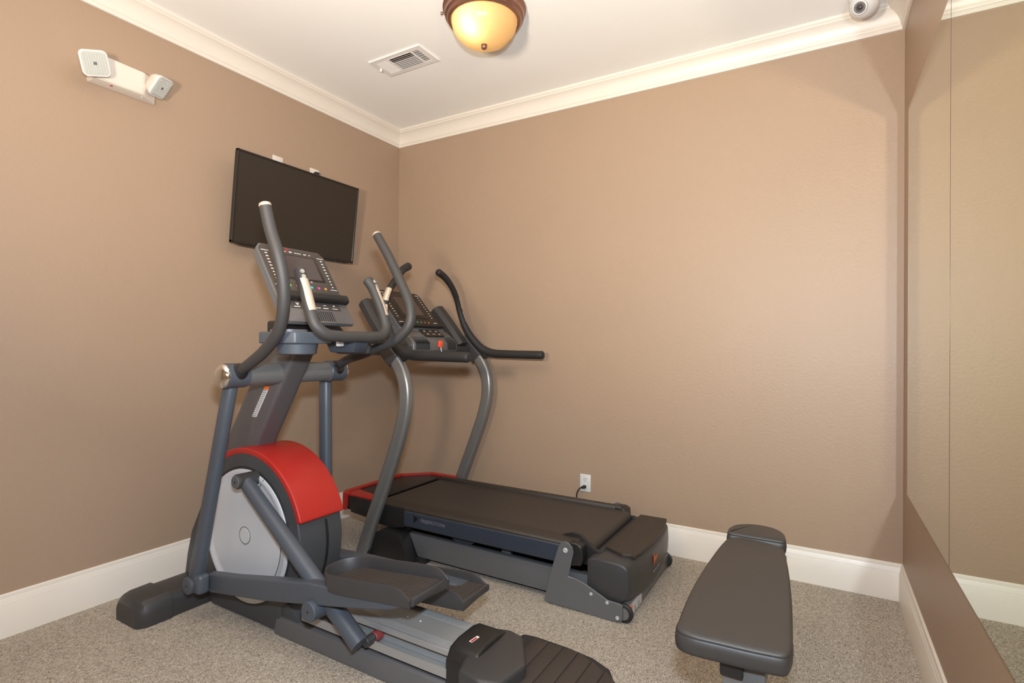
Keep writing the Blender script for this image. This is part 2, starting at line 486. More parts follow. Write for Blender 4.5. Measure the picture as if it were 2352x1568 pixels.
UP = [(0.585, -0.00), (0.66, 0.20), (0.72, 0.345), (0.795, 0.53), (0.862, 0.71), (0.893, 0.85), (0.885, 0.96), (0.845, 1.045), (0.80, 1.095)]
def tm_upright(s):
    y = TC + s * 0.388
    sec = rrect(0.052, 0.074, 0.020, 4)
    u = obj('upright', sweep([(x, y, z) for x, z in UP], sec, 6, side=(0, 1, 0)), 'bright', tm, 40)
both(tm_upright)
def tm_sleeve(s):
    y = TC + s * 0.388
    obj('upright_sleeve', sweep([(0.822, y, 1.070), (0.765, y, 1.125), (0.70, y, 1.195)], rrect(0.060, 0.084, 0.012, 3), 4), 'plastic', tm, 40)
both(tm_sleeve)

HB = [(.682, .140, 1.612), (.690, .195, 1.585), (.700, .255, 1.530), (.698, .317, 1.450), (.702, .347, 1.370), (.728, .365, 1.280), (.780, .380, 1.195), (.850, .390, 1.130), (.925, .392, 1.106), (1.04, .392, 1.101), (1.285, .392, 1.099)]
def tm_handle(s):
    P = [(x, TC + s * h, z) for x, h, z in HB]
    hb = obj('handlebar', sweep(P, circle(0.0225, 18, 0.0225), 7, side=(0, 1, 0), scales=[1.0, .95, .85, .85, .85, .95, 1.15, 1.25, 1.2, 1.15, 1.15], round_ends=0.014), 'rubber', tm, 40)
    # web between the bar and the upright
    y = TC + s * 0.384
    obj('handle_bracket', prism([(0.735, 1.27), (0.775, 1.20), (0.85, 1.13), (0.90, 1.085), (0.86, 1.06), (0.80, 1.10), (0.735, 1.17)], 'y', y - 0.013, y + 0.013, 0.004), 'black', tm)
    # pulse contact plates wrap the inner side of the grip
    full = catmull(P, 7)
    c0 = 0 if s > 0 else 180
    arc = [(r_ * math.cos(math.radians(c0 - 85 + 170 * k_ / 12)), r_ * math.sin(math.radians(c0 - 85 + 170 * k_ / 12))) for r_, rng in ((.0208, range(13)), (.0182, range(12, -1, -1))) for k_ in rng]
    for a, b in ((20, 27), (28, 35)):
        obj('contact_plate', sweep(full[a:b], arc, 1, side=(0, 1, 0)), 'contact', hb, 40)
both(tm_handle)

# deck rails
RZ0, RZ1 = 0.196, 0.281
def tm_rail(s):
    y0, y1 = TC + s * 0.262, TC + s * 0.338
    a, b = min(y0, y1), max(y0, y1)
    r = obj('side_rail', prism([(0.62, 0.205), (0.66, 0.190), (1.83, 0.190), (1.845, 0.2), (1.845, 0.268), (1.83, 0.272), (0.60, 0.272), (0.585, 0.26)], 'y', a, b, 0.010, 3), 'navy', tm)
    i_, o_ = TC + s * 0.2635, TC + s * 0.334
    obj('foot_rail', prism([(i_, 0.268), (i_, 0.294), (TC + s * 0.268, 0.297), (TC + s * 0.295, 0.2965), (TC + s * 0.325, 0.288), (o_, 0.282), (o_, 0.268)], 'x', 0.62, 1.835, 0.002, 1), 'footrail', tm)
    obj('rail_end_cap', prism([(1.80, 0.186), (1.86, 0.196), (1.868, 0.23), (1.862, 0.282), (1.84, 0.292), (1.80, 0.292)], 'y', a - 0.003, b + 0.003, 0.010, 3), 'black', tm)
    obj('rail_front_cap', prism([(0.44, 0.20), (0.56, 0.19), (0.66, 0.170), (0.76, 0.165), (0.845, 0.183), (0.845, 0.284), (0.44, 0.290)], 'y', a - 0.002, b + 0.002, 0.008, 2), 'black', tm)
both(tm_rail)
# walking belt: a loop round two rollers
def belt():
    r = 0.030; zc = 0.251; x0, x1 = 0.60, 1.862
    pts = []
    for i in range(9):
        a = math.radians(90 - 180 * i / 8); pts.append((x1 + r * math.cos(a), zc + r * math.sin(a)))
    for i in range(9):
        a = math.radians(270 - 180 * i / 8); pts.append((x0 + r * math.cos(a), zc + r * math.sin(a)))
    return pts
obj('walking_belt', prism(belt(), 'y', TC - 0.258, TC + 0.258), 'belt', tm, 30)
obj('deck_board', box(0.64, 1.82, TC - 0.262, TC + 0.262, 0.196, 0.2185), 'black', tm)
obj('motor_disc', prism([(1.19 + .098 * math.cos(math.radians(a)), 0.236 + .098 * math.sin(math.radians(a))) for a in range(205, 336, 6)], 'y', TC - 0.285, TC - 0.262), 'navy', tm)
obj('motor_cover', box(0.95, 1.55, TC - 0.20, TC + 0.22, 0.06, 0.17, 0.02), 'black', tm)
obj('lift_strut', box(1.405, 1.455, TC - 0.262, TC - 0.235, 0.12, 0.19, 0.004), 'gray', tm)

# base frame
def tm_base(s):
    a, b = sorted((TC + s * 0.265, TC + s * 0.300))
    obj('base_rail', prism([(0.905, 0.028), (1.95, 0.028), (1.95, 0.146), (0.845, 0.146)], 'y', a, b, 0.006), 'gray', tm)
    obj('foot_pad', box(0.90, 0.965, a - 0.012, b + 0.004, 0.0, 0.029, 0.006), 'black', tm)
both(tm_base)
obj('base_crossmember', box(0.56, 0.64, TC - 0.40, TC + 0.40, 0.0, 0.055, 0.012), 'black', tm)
def tm_boot(s):
    a, b = sorted((TC + s * 0.26, TC + s * 0.375))
    obj('base_boot', prism([(0.60, 0.0), (0.905, 0.0), (0.845, 0.152), (0.72, 0.165), (0.655, 0.13)], 'y', a, b, 0.008), 'black', tm)
both(tm_boot)

# front hood: dark tub with a red rim
hood = [(0.37, TC - 0.325), (0.345, TC - 0.28), (0.345, TC + 0.18), (0.50, TC + 0.318), (0.60, TC + 0.325), (0.60, TC - 0.325)]
obj('front_hood', prism(hood, 'z', 0.205, 0.291, 0.008), 'black', tm, label='black front hood')
def band(outline, w, z0, z1, close=False):
    bm = BM(); n = len(outline); P = [Vector((x, y, 0)) for x, y in outline]
    cen = sum(P, Vector()) / n; rows = []
    for i, p in enumerate(P):
        a = P[max(i - 1, 0)]; c = P[min(i + 1, n - 1)]; d = (c - a).normalized(); nn = Vector((-d.y, d.x, 0))
        if nn.dot(cen - p) < 0: nn = -nn
        q = p + nn * w; o_ = p - nn * 0.006
        rows.append([bm.verts.new((o_.x, o_.y, z0)), bm.verts.new((o_.x, o_.y, z1)), bm.verts.new((q.x, q.y, z1)), bm.verts.new((q.x, q.y, z1 - 0.006))])
    for A, B in zip(rows, rows[1:]):
        for k in range(4): bm.faces.new((A[k], A[(k + 1) % 4], B[(k + 1) % 4], B[k]))
    bm.faces.new(rows[0]); bm.faces.new(rows[-1][::-1])
    return bm
obj('hood_rim', band([(0.405, TC - 0.330), (0.375, TC - 0.328), (0.347, TC - 0.285), (0.345, TC + 0.18), (0.50, TC + 0.322), (0.70, TC + 0.328)], 0.030, 0.204, 0.300), 'red', tm, label='red plastic hood rim')
obj('hood_corner', prism([(0.372, TC - 0.325), (0.352, TC - 0.20), (0.44, TC - 0.235), (0.60, TC - 0.262), (0.60, TC - 0.325)], 'z', 0.285, 0.296, 0.003), 'red', tm, label='red hood corner plate')
obj('hood_lip', prism([(0.46, TC - 0.20), (0.46, TC + 0.17), (0.62, TC + 0.26), (0.62, TC - 0.26)], 'z', 0.268, 0.281, 0.004), 'footrail', tm)

# rear side plates, bolts and wheels
PL = [(1.685, 0.012), (1.700, 0.008), (2.025, 0.004), (2.050, 0.012), (2.052, 0.080), (1.985, 0.086), (1.935, 0.108), (1.890, 0.128), (1.845, 0.141), (1.805, 0.145), (1.812, 0.18), (1.828, 0.255), (1.822, 0.276), (1.806, 0.290), (1.786, 0.294), (1.768, 0.286), (1.756, 0.268), (1.728, 0.18)]
def tm_plate(s):
    y0 = TC + s * 0.350
    a, b = sorted((y0, y0 - s * 0.006))
    pl = obj('side_plate', prism(PL, 'y', a, b, 0.0015, 1), 'gray', tm)
    for bx, bz, r in ((1.790, 0.256, 0.0115), (1.912, 0.094, 0.0075), (1.985, 0.075, 0.0075), (2.030, 0.022, 0.0085)):
        obj('bolt', lathe([(r, -0.004), (r, 0.0015), (r * .8, 0.0040), (r * .55, 0.0045), (r * .45, 0.0028), (0, 0.0028)], (bx, y0, bz), (0, s, 0), 16), 'bolt', pl)
    w0 = y0 - s * 0.010
    wh = obj('transport_wheel', lathe([(0.010, 0), (0.026, 0), (0.028, 0.002), (0.034, 0.002), (0.039, 0.006), (0.039, 0.017), (0.034, 0.021), (0.010, 0.021), (0.010, 0)], (2.052, w0, 0.0395), (0, -s, 0), 32), 'rubber', tm)
    obj('wheel_hub', lathe([(0, -0.001), (0.024, -0.001), (0.026, 0.003), (0.026, 0.019), (0, 0.019)], (2.052, w0, 0.0395), (0, -s, 0), 24), 'bright', wh)
both(tm_plate)

# rear motor cover: sculpted dark shell, bowed rear face
def rear_cover():
    bm = BM(); ny = 14; rows = []
    for i in range(ny + 1):
        t = i / ny * 2 - 1
        y = TC + t * 0.332
        bow = 0.030 * (1 - t * t)
        e = max(0.0, (abs(t) - 0.86) / 0.14)
        drop = 0.006 * e * e
        xr = 2.066 + bow
        zb = 0.050 + 0.030 * (t * t)
        zb = 0.078 - 0.030 * (1 - t * t) ** .5
        prof = [(1.885, 0.115), (1.885, 0.235 - drop), (1.905, 0.246 - drop), (1.945, 0.247 - drop), (1.99, 0.246 - drop), (xr - 0.040, 0.244 - drop), (xr - 0.016, 0.239 - drop), (xr - 0.004, 0.229 - drop), (xr + 0.001, 0.212), (xr + 0.004, 0.16), (xr + 0.001, 0.10), (xr - 0.012, zb + 0.012), (xr - 0.030, zb), (1.885, zb)]
        rows.append([bm.verts.new((x, y, z)) for x, z in prof])
    m = len(rows[0])
    for A, B in zip(rows, rows[1:]):
        for k in range(m): bm.faces.new((A[k], A[(k + 1) % m], B[(k + 1) % m], B[k]))
    bm.faces.new(rows[0]); bm.faces.new(rows[-1][::-1])
    bmesh.ops.recalc_face_normals(bm, faces=bm.faces[:])
    es = [e for e in bm.edges if e.is_manifold and e.calc_face_angle(0) > math.radians(50)]
    bmesh.ops.bevel(bm, geom=es, offset=0.007, segments=2, profile=0.5, affect='EDGES')
    return bm
obj('rear_cover', rear_cover(), 'plastic', tm, 40, label='dark rear motor cover')
# raised step lid on top, wider towards the wall
def rear_lid():
    pts = [(1.925, TC - 0.215), (1.925, TC + 0.315), (2.045, TC + 0.318)]
    for i in range(13):
        t = 0.95 - i / 12 * 1.72
        pts.append((2.062 + 0.030 * (1 - t * t), TC + t * 0.332))
    pts += [(2.055, TC - 0.25), (2.02, TC - 0.262), (1.985, TC - 0.245)]
    return pts
obj('step_lid', prism(rear_lid(), 'z', 0.243, 0.2595, 0.005, 2), 'footrail', tm, label='brown-black raised step lid')
obj('rear_ramp', prism([(1.83, 0.20), (1.885, 0.235), (1.93, 0.256), (1.93, 0.20)], 'y', TC - 0.255, TC + 0.262, 0.004), 'plastic', tm)
def tm_cheek(s):
    y = TC + s * 0.278
    obj('roller_guard', prism([(1.80, 0.19), (1.735, 0.292), (1.765, 0.308), (1.795, 0.316), (1.825, 0.314), (1.852, 0.300), (1.885, 0.270), (1.950, 0.238), (1.95, 0.18)] if s < 0 else [(1.86, 0.20), (1.86, 0.25), (1.90, 0.256), (1.92, 0.246), (1.90, 0.18)], 'y', y - 0.007, y + 0.012, 0.003), 'black', tm)
both(tm_cheek)
obj('rear_chassis', box(1.90, 2.072, TC - 0.330, TC + 0.330, 0.014, 0.075, 0.004), 'gray', tm)
lab = obj('warning_label', box(2.0715, 2.0730, TC - 0.325, TC - 0.150, 0.018, 0.068, 0), 'label', tm, 0, label='white warning label')
obj('label_header', box(2.0728, 2.0736, TC - 0.323, TC - 0.285, 0.024, 0.066, 0), 'orange', lab, 0)
for yy in (TC - 0.305, TC - 0.250, TC - 0.200):
    obj('pictogram', box(2.0728, 2.0737, yy, yy + 0.010, 0.022, 0.044, 0), 'labelink', lab, 0)
# emblem and wordmark on the rear face
def bolt_mark(mtx, s):
    """a flame-like zigzag: tall stroke with two peaks and a tail"""
    line = [(-0.62, 0.95, .05), (-0.48, -0.95, .10), (-0.30, 0.42, .09), (-0.10, -0.62, .11), (0.10, 0.36, .08), (0.22, -0.30, .09), (0.40, 0.10, .06), (0.85, 0.26, .02)]
    bm = BM()
    for (x0, y0, w0), (x1, y1, w1) in zip(line, line[1:]):
        d = Vector((x1 - x0, y1 - y0)).normalized(); n = Vector((-d.y, d.x))
        q = [(x0 + n.x * w0 - d.x * .03, y0 + n.y * w0), (x0 - n.x * w0 - d.x * .03, y0 - n.y * w0), (x1 - n.x * w1, y1 - n.y * w1), (x1 + n.x * w1, y1 + n.y * w1)]
        merge(bm, prism([(a * s, b * s) for a, b in q], 'z', 0, 0.0008), mtx)
    return bm
em = frame((2.1030, TC - 0.035, 0.183), (0, 1, 0), (0, 0, 1))
obj('emblem', bolt_mark(em @ Matrix.Diagonal((1.5, 1, 1, 1)), 0.030), 'orange', tm, 0, label='orange zigzag emblem')
obj('wordmark', text_mesh('FREEMOTION', 0.017, frame((2.1020, TC - 0.020, 0.128), (0, 1, 0), (0, 0, 1))), 'printgrey', tm, 0)
ry = TC - 0.3385
obj('rail_emblem', bolt_mark(frame((0.925, ry, 0.246), (1, 0, 0), (0, 0, 1)), 0.024), 'printpurple', tm, 0, label='dark purple zigzag emblem')
obj('rail_wordmark', text_mesh('FREEMOTION', 0.026, frame((1.035, ry, 0.238), (1, 0, 0), (0, 0, 1)), spacing=1.0), 'printgrey', tm, 0)

# console of the treadmill, built in its own tilted plane
CT = Vector((0.47, TC, 1.487)); CB = Vector((0.70, TC, 1.225))
vdir = (CT - CB).normalized(); clen = (CT - CB).length
TM = frame(((CT + CB) / 2)[:], (0, 1, 0), vdir)     # z of the frame faces the user
def lbox(M_, u0, u1, v0, v1, n0, n1, bevel=0.0, seg=2):
    return add_box(BM(), u0, u1, v0, v1, n0, n1, bevel, seg, M_)
def lprism(M_, pts, n0, n1, bevel=0.0, seg=2):
    t = prism(pts, 'z', n0, n1, bevel, seg); bm = BM(); merge(bm, t, M_); return bm
hv = clen / 2
con = obj('console', lprism(TM, [(-.205, -hv), (.205, -hv), (.192, hv - .02), (.172, hv), (-.172, hv), (-.192, hv - .02)], -0.035, 0.0, 0.006), 'gray', tm, label='grey console housing')
obj('face_panel', lprism(TM, [(-.190, -hv + .055), (.190, -hv + .055), (.184, hv - .022), (.168, hv - .006), (-.168, hv - .006), (-.184, hv - .022)], 0.0, 0.004, 0.001, 1), 'panel_dark', con, label='dark brown control panel')
obj('screen_bezel', lbox(TM, -.122, .122, -.055, hv - .040, 0.003, 0.007, 0.002), 'panel_dark', con)
obj('display_screen', lbox(TM, -.092, .092, -.030, hv - .062, 0.0065, 0.0085, 0.0), 'screen', con, 0)
for s in (-1, 1):
    for k in range(10):
        obj('button', lbox(TM, s * .157 - .005, s * .157 + .005, hv - .044 - k * .0195 - .0025, hv - .044 - k * .0195 + .0025, 0.0038, 0.0048), 'print', con, 0)
    for vv in (hv - .026, -hv + .085):
        obj('caption', lbox(TM, s * .157 - .017, s * .157 + .017, vv - .002, vv + .002, 0.0038, 0.0046), 'print', con, 0)
for k, c in enumerate(('ic_blue', 'ic_pink', 'ic_teal', 'ic_green', 'ic_pink', 'ic_amber')):
    uu = -.085 + k * .036
    obj('icon', lathe([(0, 0), (.0055, 0), (.0055, .001), (0, .001)], (TM @ Vector((uu, -.087, .004)))[:], TM.col[2][:3], 14), c, con, 0)
obj('reading_tray', sweep([(TM @ Vector((u, -hv + .050, .014)))[:] for u in (-.185, 0, .185)], rrect(.022, .026, .009), 2, side=TM.col[1][:3]), 'black', con, 40)
lowp = obj('lower_console', prism([(0.625, 1.155), (0.615, 1.27), (0.70, 1.235), (0.760, 1.195), (0.785, 1.165), (0.785, 1.125), (0.76, 1.10), (0.67, 1.10)], 'y', TC - 0.205, TC + 0.205, 0.008, 3), 'gray', tm, label='grey lower console housing')
# keypad on the sloping top of the lower housing
KM = frame((0.705, TC + 0.035, 1.2325), (0, 1, 0), (-0.06, 0, 0.0400))
KM = frame((0.722, TC + 0.03, 1.2275), (0, 1, 0), (-0.085, 0, 0.052))
kp = obj('keypad', lbox(KM, -.085, .085, -.036, .036, -0.004, 0.003, 0.001, 1), 'panel_dark', lowp)
for uu in (-.055, 0, .055):
    for vv in (-.017, .017):
        obj('key_symbol', lbox(KM, uu - (.008 if uu else .011), uu + (.008 if uu else .011), vv - .0018, vv + .0018, 0.003, 0.0036), 'print', lowp, 0)
        if uu: obj('key_symbol', lbox(KM, uu - .0018, uu + .0018, vv - .006, vv + .006, 0.003, 0.0036), 'print', lowp, 0)
for s, a, b in ((-1, .070, .185), (1, .105, .185)):
    for k in range(12):
        yy = TC + s * (a + (b - a) * k / 11)
        obj('vent_rib', prism([(0.752, 1.203), (0.789, 1.170), (0.789, 1.128), (0.780, 1.128), (0.745, 1.198)], 'y', yy - .0011, yy + .0011), 'black' if s < 0 else 'plastic', lowp, 0)
sk = obj('safety_key', box(0.783, 0.797, TC + 0.012, TC + 0.045, 1.142, 1.182, 0.004), 'key', tm, label='orange-red safety key')
obj('key_cord', sweep([(0.793, TC + .028, 1.143), (0.797, TC + .030, 1.115), (0.790, TC + .028, 1.085)], circle(0.0028, 8), 4), 'print', sk)
obj('console_underside', box(0.60, 0.775, TC - 0.36, TC + 0.36, 1.098, 1.150, 0.012), 'plastic', tm)
def tm_pod(s):
    # slanted hexagonal cup pods either side of the console
    sec = [(.052, .012), (.030, .034), (-.030, .034), (-.052, .012), (-.046, -.028), (.046, -.028)]
    h = 0.325
    pd = obj('cup_pod', sweep([(0.535, TC + s * (h - .012), 1.392), (0.625, TC + s * h, 1.285), (0.735, TC + s * h, 1.150)], sec, 2, side=(0, 1, 0)), 'plastic', tm, 30)
    obj('pod_recess', sweep([(0.570, TC + s * (h - .010), 1.385), (0.648, TC + s * h, 1.292), (0.715, TC + s * h, 1.212)], rrect(.050, .014, .005), 2, side=(0, 1, 0)), 'navy', pd, 30)
both(tm_pod)
obj('power_cord', sweep([(1.512, -0.030, 0.305), (1.505, -0.050, 0.300), (1.492, -0.055, 0.275), (1.487, -0.050, 0.230), (1.487, -0.055, 0.12), (1.50, -0.070, 0.03), (1.56, -0.10, 0.006), (1.80, -0.13, 0.006), (1.95, -0.18, 0.03)], circle(0.0042, 8), 6), 'rubber', tm, 40)
obj('power_plug', sweep([(1.521, -0.0075, 0.3055), (1.521, -0.018, 0.3055), (1.512, -0.034, 0.304)], rrect(.022, .018, .006), 3, side=(1, 0, 0), scales=[1, 1, .6]), 'rubber', tm, 40)

# ------------------------------------------------------------------ elliptical trainer
EC = -1.545
el = thing('elliptical_trainer', 'slate grey elliptical trainer with red flywheel shroud and upright handlebars', 'elliptical', (0.95, EC, 0))
fc = Vector((0.675, 0.352))     # flywheel centre in x, z
BY0, BY1 = -1.652, -1.438

# stabiliser with rounded end caps
ss = rrect(0.205, 0.118, 0.045, 5)
def stab_sec(sc=1.0):
    pts = []
    for a, b in [(-.104, 0), (.104, 0), (.107, .035), (.105, .068), (.096, .088), (.074, .103), (.03, .107), (-.03, .107), (-.074, .103), (-.096, .088), (-.105, .068), (-.107, .035)]:
        pts.append((a * sc, b * sc))
    return pts
def stab_piece(ys, scs, name, m):
    bm = BM(); rings = []
    for y, s in zip(ys, scs): rings.append([bm.verts.new((0.300 + a, y, max(0.0, b))) for a, b in stab_sec(s)])
    k = len(rings[0])
    for A, B in zip(rings, rings[1:]):
        for i in range(k): bm.faces.new((A[i], A[(i + 1) % k], B[(i + 1) % k], B[i]))
    bm.faces.new(rings[0]); bm.faces.new(rings[-1][::-1])
    return obj(name, bm, m, el, 24)
stab_piece([EC - .262, EC + .262], [.96, .96], 'front_stabilizer', 'plastic')
for s in (-1, 1):
    stab_piece([EC + s * v for v in (.255, .258, .338, .362, .380, .387)], [1.0, 1.03, 1.01, .96, .84, .74], 'stabilizer_end_cap', 'plastic')

# main shroud: side profile
prof = [(0.43, 0.004), (0.90, 0.004)]
for a in range(-48, 172, 8):
    r = 0.345 + (0.010 if a > 20 and a < 100 else 0)
    prof.append((fc.x + r * math.cos(math.radians(a)), fc.y + r * math.sin(math.radians(a))))
prof += [(0.265, 0.30), (0.232, 0.19), (0.215, 0.10), (0.225, 0.06), (0.40, 0.05)]
sh = obj('flywheel_shroud', prism(prof, 'y', BY0, BY1, 0.012, 3), 'shroud', el, 30, label='dark grey flywheel shroud')
obj('shroud_seam', prism([(fc.x + 0.3465 * math.cos(math.radians(a)), fc.y + 0.3465 * math.sin(math.radians(a))) for a in range(-45, 17, 4)] + [(fc.x + 0.33 * math.cos(math.radians(a)), fc.y + 0.33 * math.sin(math.radians(a))) for a in range(15, -46, -4)], 'y', EC + 0.020, EC + 0.032), 'black', sh, 30)
# red band over the top
def arc_band(r0, r1, a0, a1, y0, y1, n=40, bev=0.006):
    pts = [(fc.x + r1 * math.cos(math.radians(a0 + (a1 - a0) * i / n)), fc.y + r1 * math.sin(math.radians(a0 + (a1 - a0) * i / n))) for i in range(n + 1)]
    pts += [(fc.x + r0 * math.cos(math.radians(a1 + (a0 - a1) * i / n)), fc.y + r0 * math.sin(math.radians(a1 + (a0 - a1) * i / n))) for i in range(n + 1)]
    return prism(pts, 'y', y0, y1, bev, 3)
obj('red_cover', arc_band(0.338, 0.366, 17, 140, BY0 - 0.002, BY1 + 0.002, 48, 0.010), 'red', el, 30, label='red arched flywheel cover')

# silver disc and its details on each side
for s, y in ((-1, BY0), (1, BY1)):
    d = (0, s, 0); c = (fc.x, y, fc.y)
    ring = obj('disc_groove', lathe([(.289, -.004), (.289, .0010), (.2785, .0010), (.2785, -.004)], c, d, 72), 'black', el, 30)
    disc = obj('crank_disc', lathe([(0, .004), (.195, .004), (.225, .0035), (.250, .002), (.256, .006), (.268, .008), (.277, .005), (.279, -.004), (0, -.004)], c, d, 72), 'silver', el, 40, label='silver crank disc')
    obj('hub_cap', lathe([(0, .0062), (.0325, .0062), (.0345, .0040), (.0345, .002), (0, .002)], c, d, 32), 'silver', disc, 40)
    obj('hub_ring', lathe([(.0350, .0), (.0350, .0052), (.0372, .0052), (.0372, .0)], c, d, 32), 'shroud', disc, 30)
    # curved seam that splits off the rear sector of the disc
    seam = [(fc.x + 0.235 * math.cos(math.radians(a)) - 0.0, y + s * 0.0040, fc.y + 0.235 * math.sin(math.radians(a))) for a in range(-62, 14, 6)]
    obj('disc_seam', sweep(seam, circle(0.0014, 6), 1), 'shroud', disc, 40)
    obj('disc_seam', sweep([(fc.x + .085, y + s * .0040, fc.y + .205), (fc.x + .125, y + s * .0060, fc.y + .250)], circle(0.0014, 6), 1), 'shroud', disc, 40)

# crank pins, roller arms, pedal links, rocker arms, handles, pedals
def crank(s, pin, foot, name_z):
    yb = BY0 if s < 0 else BY1
    px, pz = pin
    cw = obj('crank_pin', cyl((px, yb - s * 0.004, pz), (px, EC + s * 0.195, pz), 0.030, 28, 0.003), 'plastic', el)
    obj('pin_cap', cyl((px, EC + s * 0.195, pz), (px, EC + s * 0.2, pz), 0.0265, 28, 0.002), 'gray', cw)
    obj('bolt_socket', cyl((px, EC + s * 0.1995, pz), (px, EC + s * 0.2008, pz), 0.004, 12), 'black', cw)
    y = EC + s * 0.158
    sec = rrect(0.050, 0.062, 0.020, 4)
    fx, fz = foot
    ra = obj('roller_arm', sweep([(px + 0.012, y, pz - 0.008), ((px + fx) / 2, y, (pz + fz) / 2), (fx, y, fz)], circle(0.031, 20, 0.031), 2, side=(0, 1, 0), scales=[.9, 1.0, 1.05]), 'frame', el, 50)
    # roller running on the aluminium rail
    rl = obj('roller', cyl((fx + .005, EC + s * 0.064, 0.126), (fx + .005, EC + s * 0.100, 0.126), 0.019, 24), 'redgrip', el)
    obj('roller_axle', cyl((fx + .005, EC + s * 0.100, 0.126), (fx + .005, EC + s * 0.140, 0.126), 0.018, 20), 'plastic', rl)
crank(-1, (0.742, 0.603), (1.400, 0.128), 0)
crank(1, (0.608, 0.150), (1.300, 0.128), 0)

def rocker(s, pivot, top, link_end, plink, jnt):
    yh = EC + s * 0.242
    sec = rrect(0.046, 0.058, 0.020, 4)
    arm = obj('rocker_arm', sweep([(top[0], yh, top[1]), ((top[0] + pivot[0]) / 2, yh, (top[1] + pivot[1]) / 2), (pivot[0], yh, pivot[1])], sec, 3, scales=[1.0, 1.0, 1.12], round_ends=0.012), 'frame', el, 40)
    ax = obj('pivot_cap', cyl((pivot[0], yh - s * 0.034, pivot[1]), (pivot[0], yh + s * 0.036, pivot[1]), 0.034, 28, 0.003), 'frame', arm)
    obj('bolt_socket', cyl((pivot[0], yh + s * 0.0355, pivot[1]), (pivot[0], yh + s * 0.0368, pivot[1]), 0.004, 12), 'black', arm)
    # pedal link
    lk = obj('pedal_link', prism(link_end, 'y', *sorted((EC + s * plink[0], EC + s * plink[1])), 0.013, 4), 'frame', el, 40)
    obj('link_yoke', box(pivot[0] + .004, pivot[0] + .068, yh - .024, yh + .024, pivot[1] - 0.030, pivot[1] + 0.048, 0.014, 3), 'frame', lk)
    jx, jz = jnt
    jc = obj('link_joint', cyl((jx, EC + s * 0.165, jz), (jx, EC + s * 0.232, jz), 0.036, 28, 0.003), 'frame', el)
    obj('bolt_socket', cyl((jx, EC + s * 0.2315, jz), (jx, EC + s * 0.2328, jz), 0.004, 12), 'black', jc)
rocker(-1, (0.545, 0.172), (0.775, 1.000), [(0.575, 0.206), (0.75, 0.232), (1.00, 0.278), (1.20, 0.314), (1.26, 0.320), (1.42, 0.334), (1.55, 0.345), (1.660, 0.356), (1.640, 0.340), (1.60, 0.322), (1.50, 0.296), (1.29, 0.254), (0.94, 0.186), (0.61, 0.138), (0.575, 0.142)], (0.172, 0.216), (1.222, 0.223))
rocker(1, (0.760, 0.175), (0.745, 0.985), [(0.79, 0.222), (1.05, 0.240), (1.35, 0.252), (1.60, 0.252), (1.60, 0.222), (1.35, 0.196), (1.05, 0.176), (0.79, 0.158)], (0.155, 0.235), (1.18, 0.150))

# pedals
def pedal(yc, xo, zf, flip, tilt):
    """platform tray, its rounded front, ribbed mat and raised rim"""
    def oy(v): return yc + (-v if flip else v)
    out = [(.435, -.088), (.30, -.088), (.11, -.088), (.05, -.078), (.012, -.045), (0, 0.0), (.010, .040), (.04, .072), (.09, .088), (.20, .090), (.33, .090), (.455, .088)]
    P = [(xo + a, oy(b)) for a, b in out]
    poly = [(p.x, p.y) for p in catmull([(a, b, 0) for a, b in P], 4)]
    made = []
    pd = obj('pedal', prism(poly, 'z', zf - 0.020, zf + 0.004, 0.004, 2), 'plastic', el, 40); made.append(pd)
    rim = [Vector((p[0], p[1], zf + 0.0)) for p in poly]
    bm = BM(); n = len(rim); rows = []
    for i, p in enumerate(rim):
        t = i / (n - 1)
        a = rim[max(i - 1, 0)]; c = rim[min(i + 1, n - 1)]; d = (c - a).normalized(); nn = Vector((-d.y, d.x, 0))
        if nn.dot(Vector((xo + .22, yc, p.z)) - p) < 0: nn = -nn
        e = min(t, 1 - t)
        h = 0.036 * min(1.0, (e / 0.05)) ** 0.5 + 0.004
        if t > .35: h += 0.006
        q = p + nn * 0.006
        rows.append([bm.verts.new((p.x, p.y, zf - 0.020)), bm.verts.new((p.x - nn.x * .002, p.y - nn.y * .002, zf + h - .004)), bm.verts.new((p.x, p.y, zf + h)), bm.verts.new((q.x - nn.x * .002, q.y - nn.y * .002, zf + h)), bm.verts.new((q.x, q.y, zf + h - .003)), bm.verts.new((q.x, q.y, zf - 0.015))])
    for A, B in zip(rows, rows[1:]):
        for k in range(6): bm.faces.new((A[k], A[(k + 1) % 6], B[(k + 1) % 6], B[k]))
    bm.faces.new(rows[0]); bm.faces.new(rows[-1][::-1])
    made.append(obj('pedal_rim', bm, 'plastic', pd, 40))
    made.append(obj('rear_lip', box(xo + .425, xo + .450, yc - .085, yc + .085, zf - .016, zf + .010, 0.006), 'plastic', pd))
    for k in range(12):
        v = -.072 + k * .0131
        x0 = xo + .030 + max(0, abs(v) - .03) * .9
        made.append(obj('tread_rib', box(x0, xo + .430, yc + v - .0046, yc + v + .0046, zf + .003, zf + .0085, 0.0022, 1), 'matrubber', pd, 30))
    made.append(obj('pedal_mount', box(xo + .12, xo + .40, yc - .045, yc + .045, zf - .050, zf - .018, 0.010), 'frame', pd))
    for o in made:      # the tray rises slightly towards the back
        for v in o.data.vertices: v.co.z += (v.co.x + el.location.x - xo) * tilt
pedal(EC - 0.133, 1.240, 0.322, False, 0.105)
pedal(EC + 0.130, 1.240, 0.214, True, 0.085)

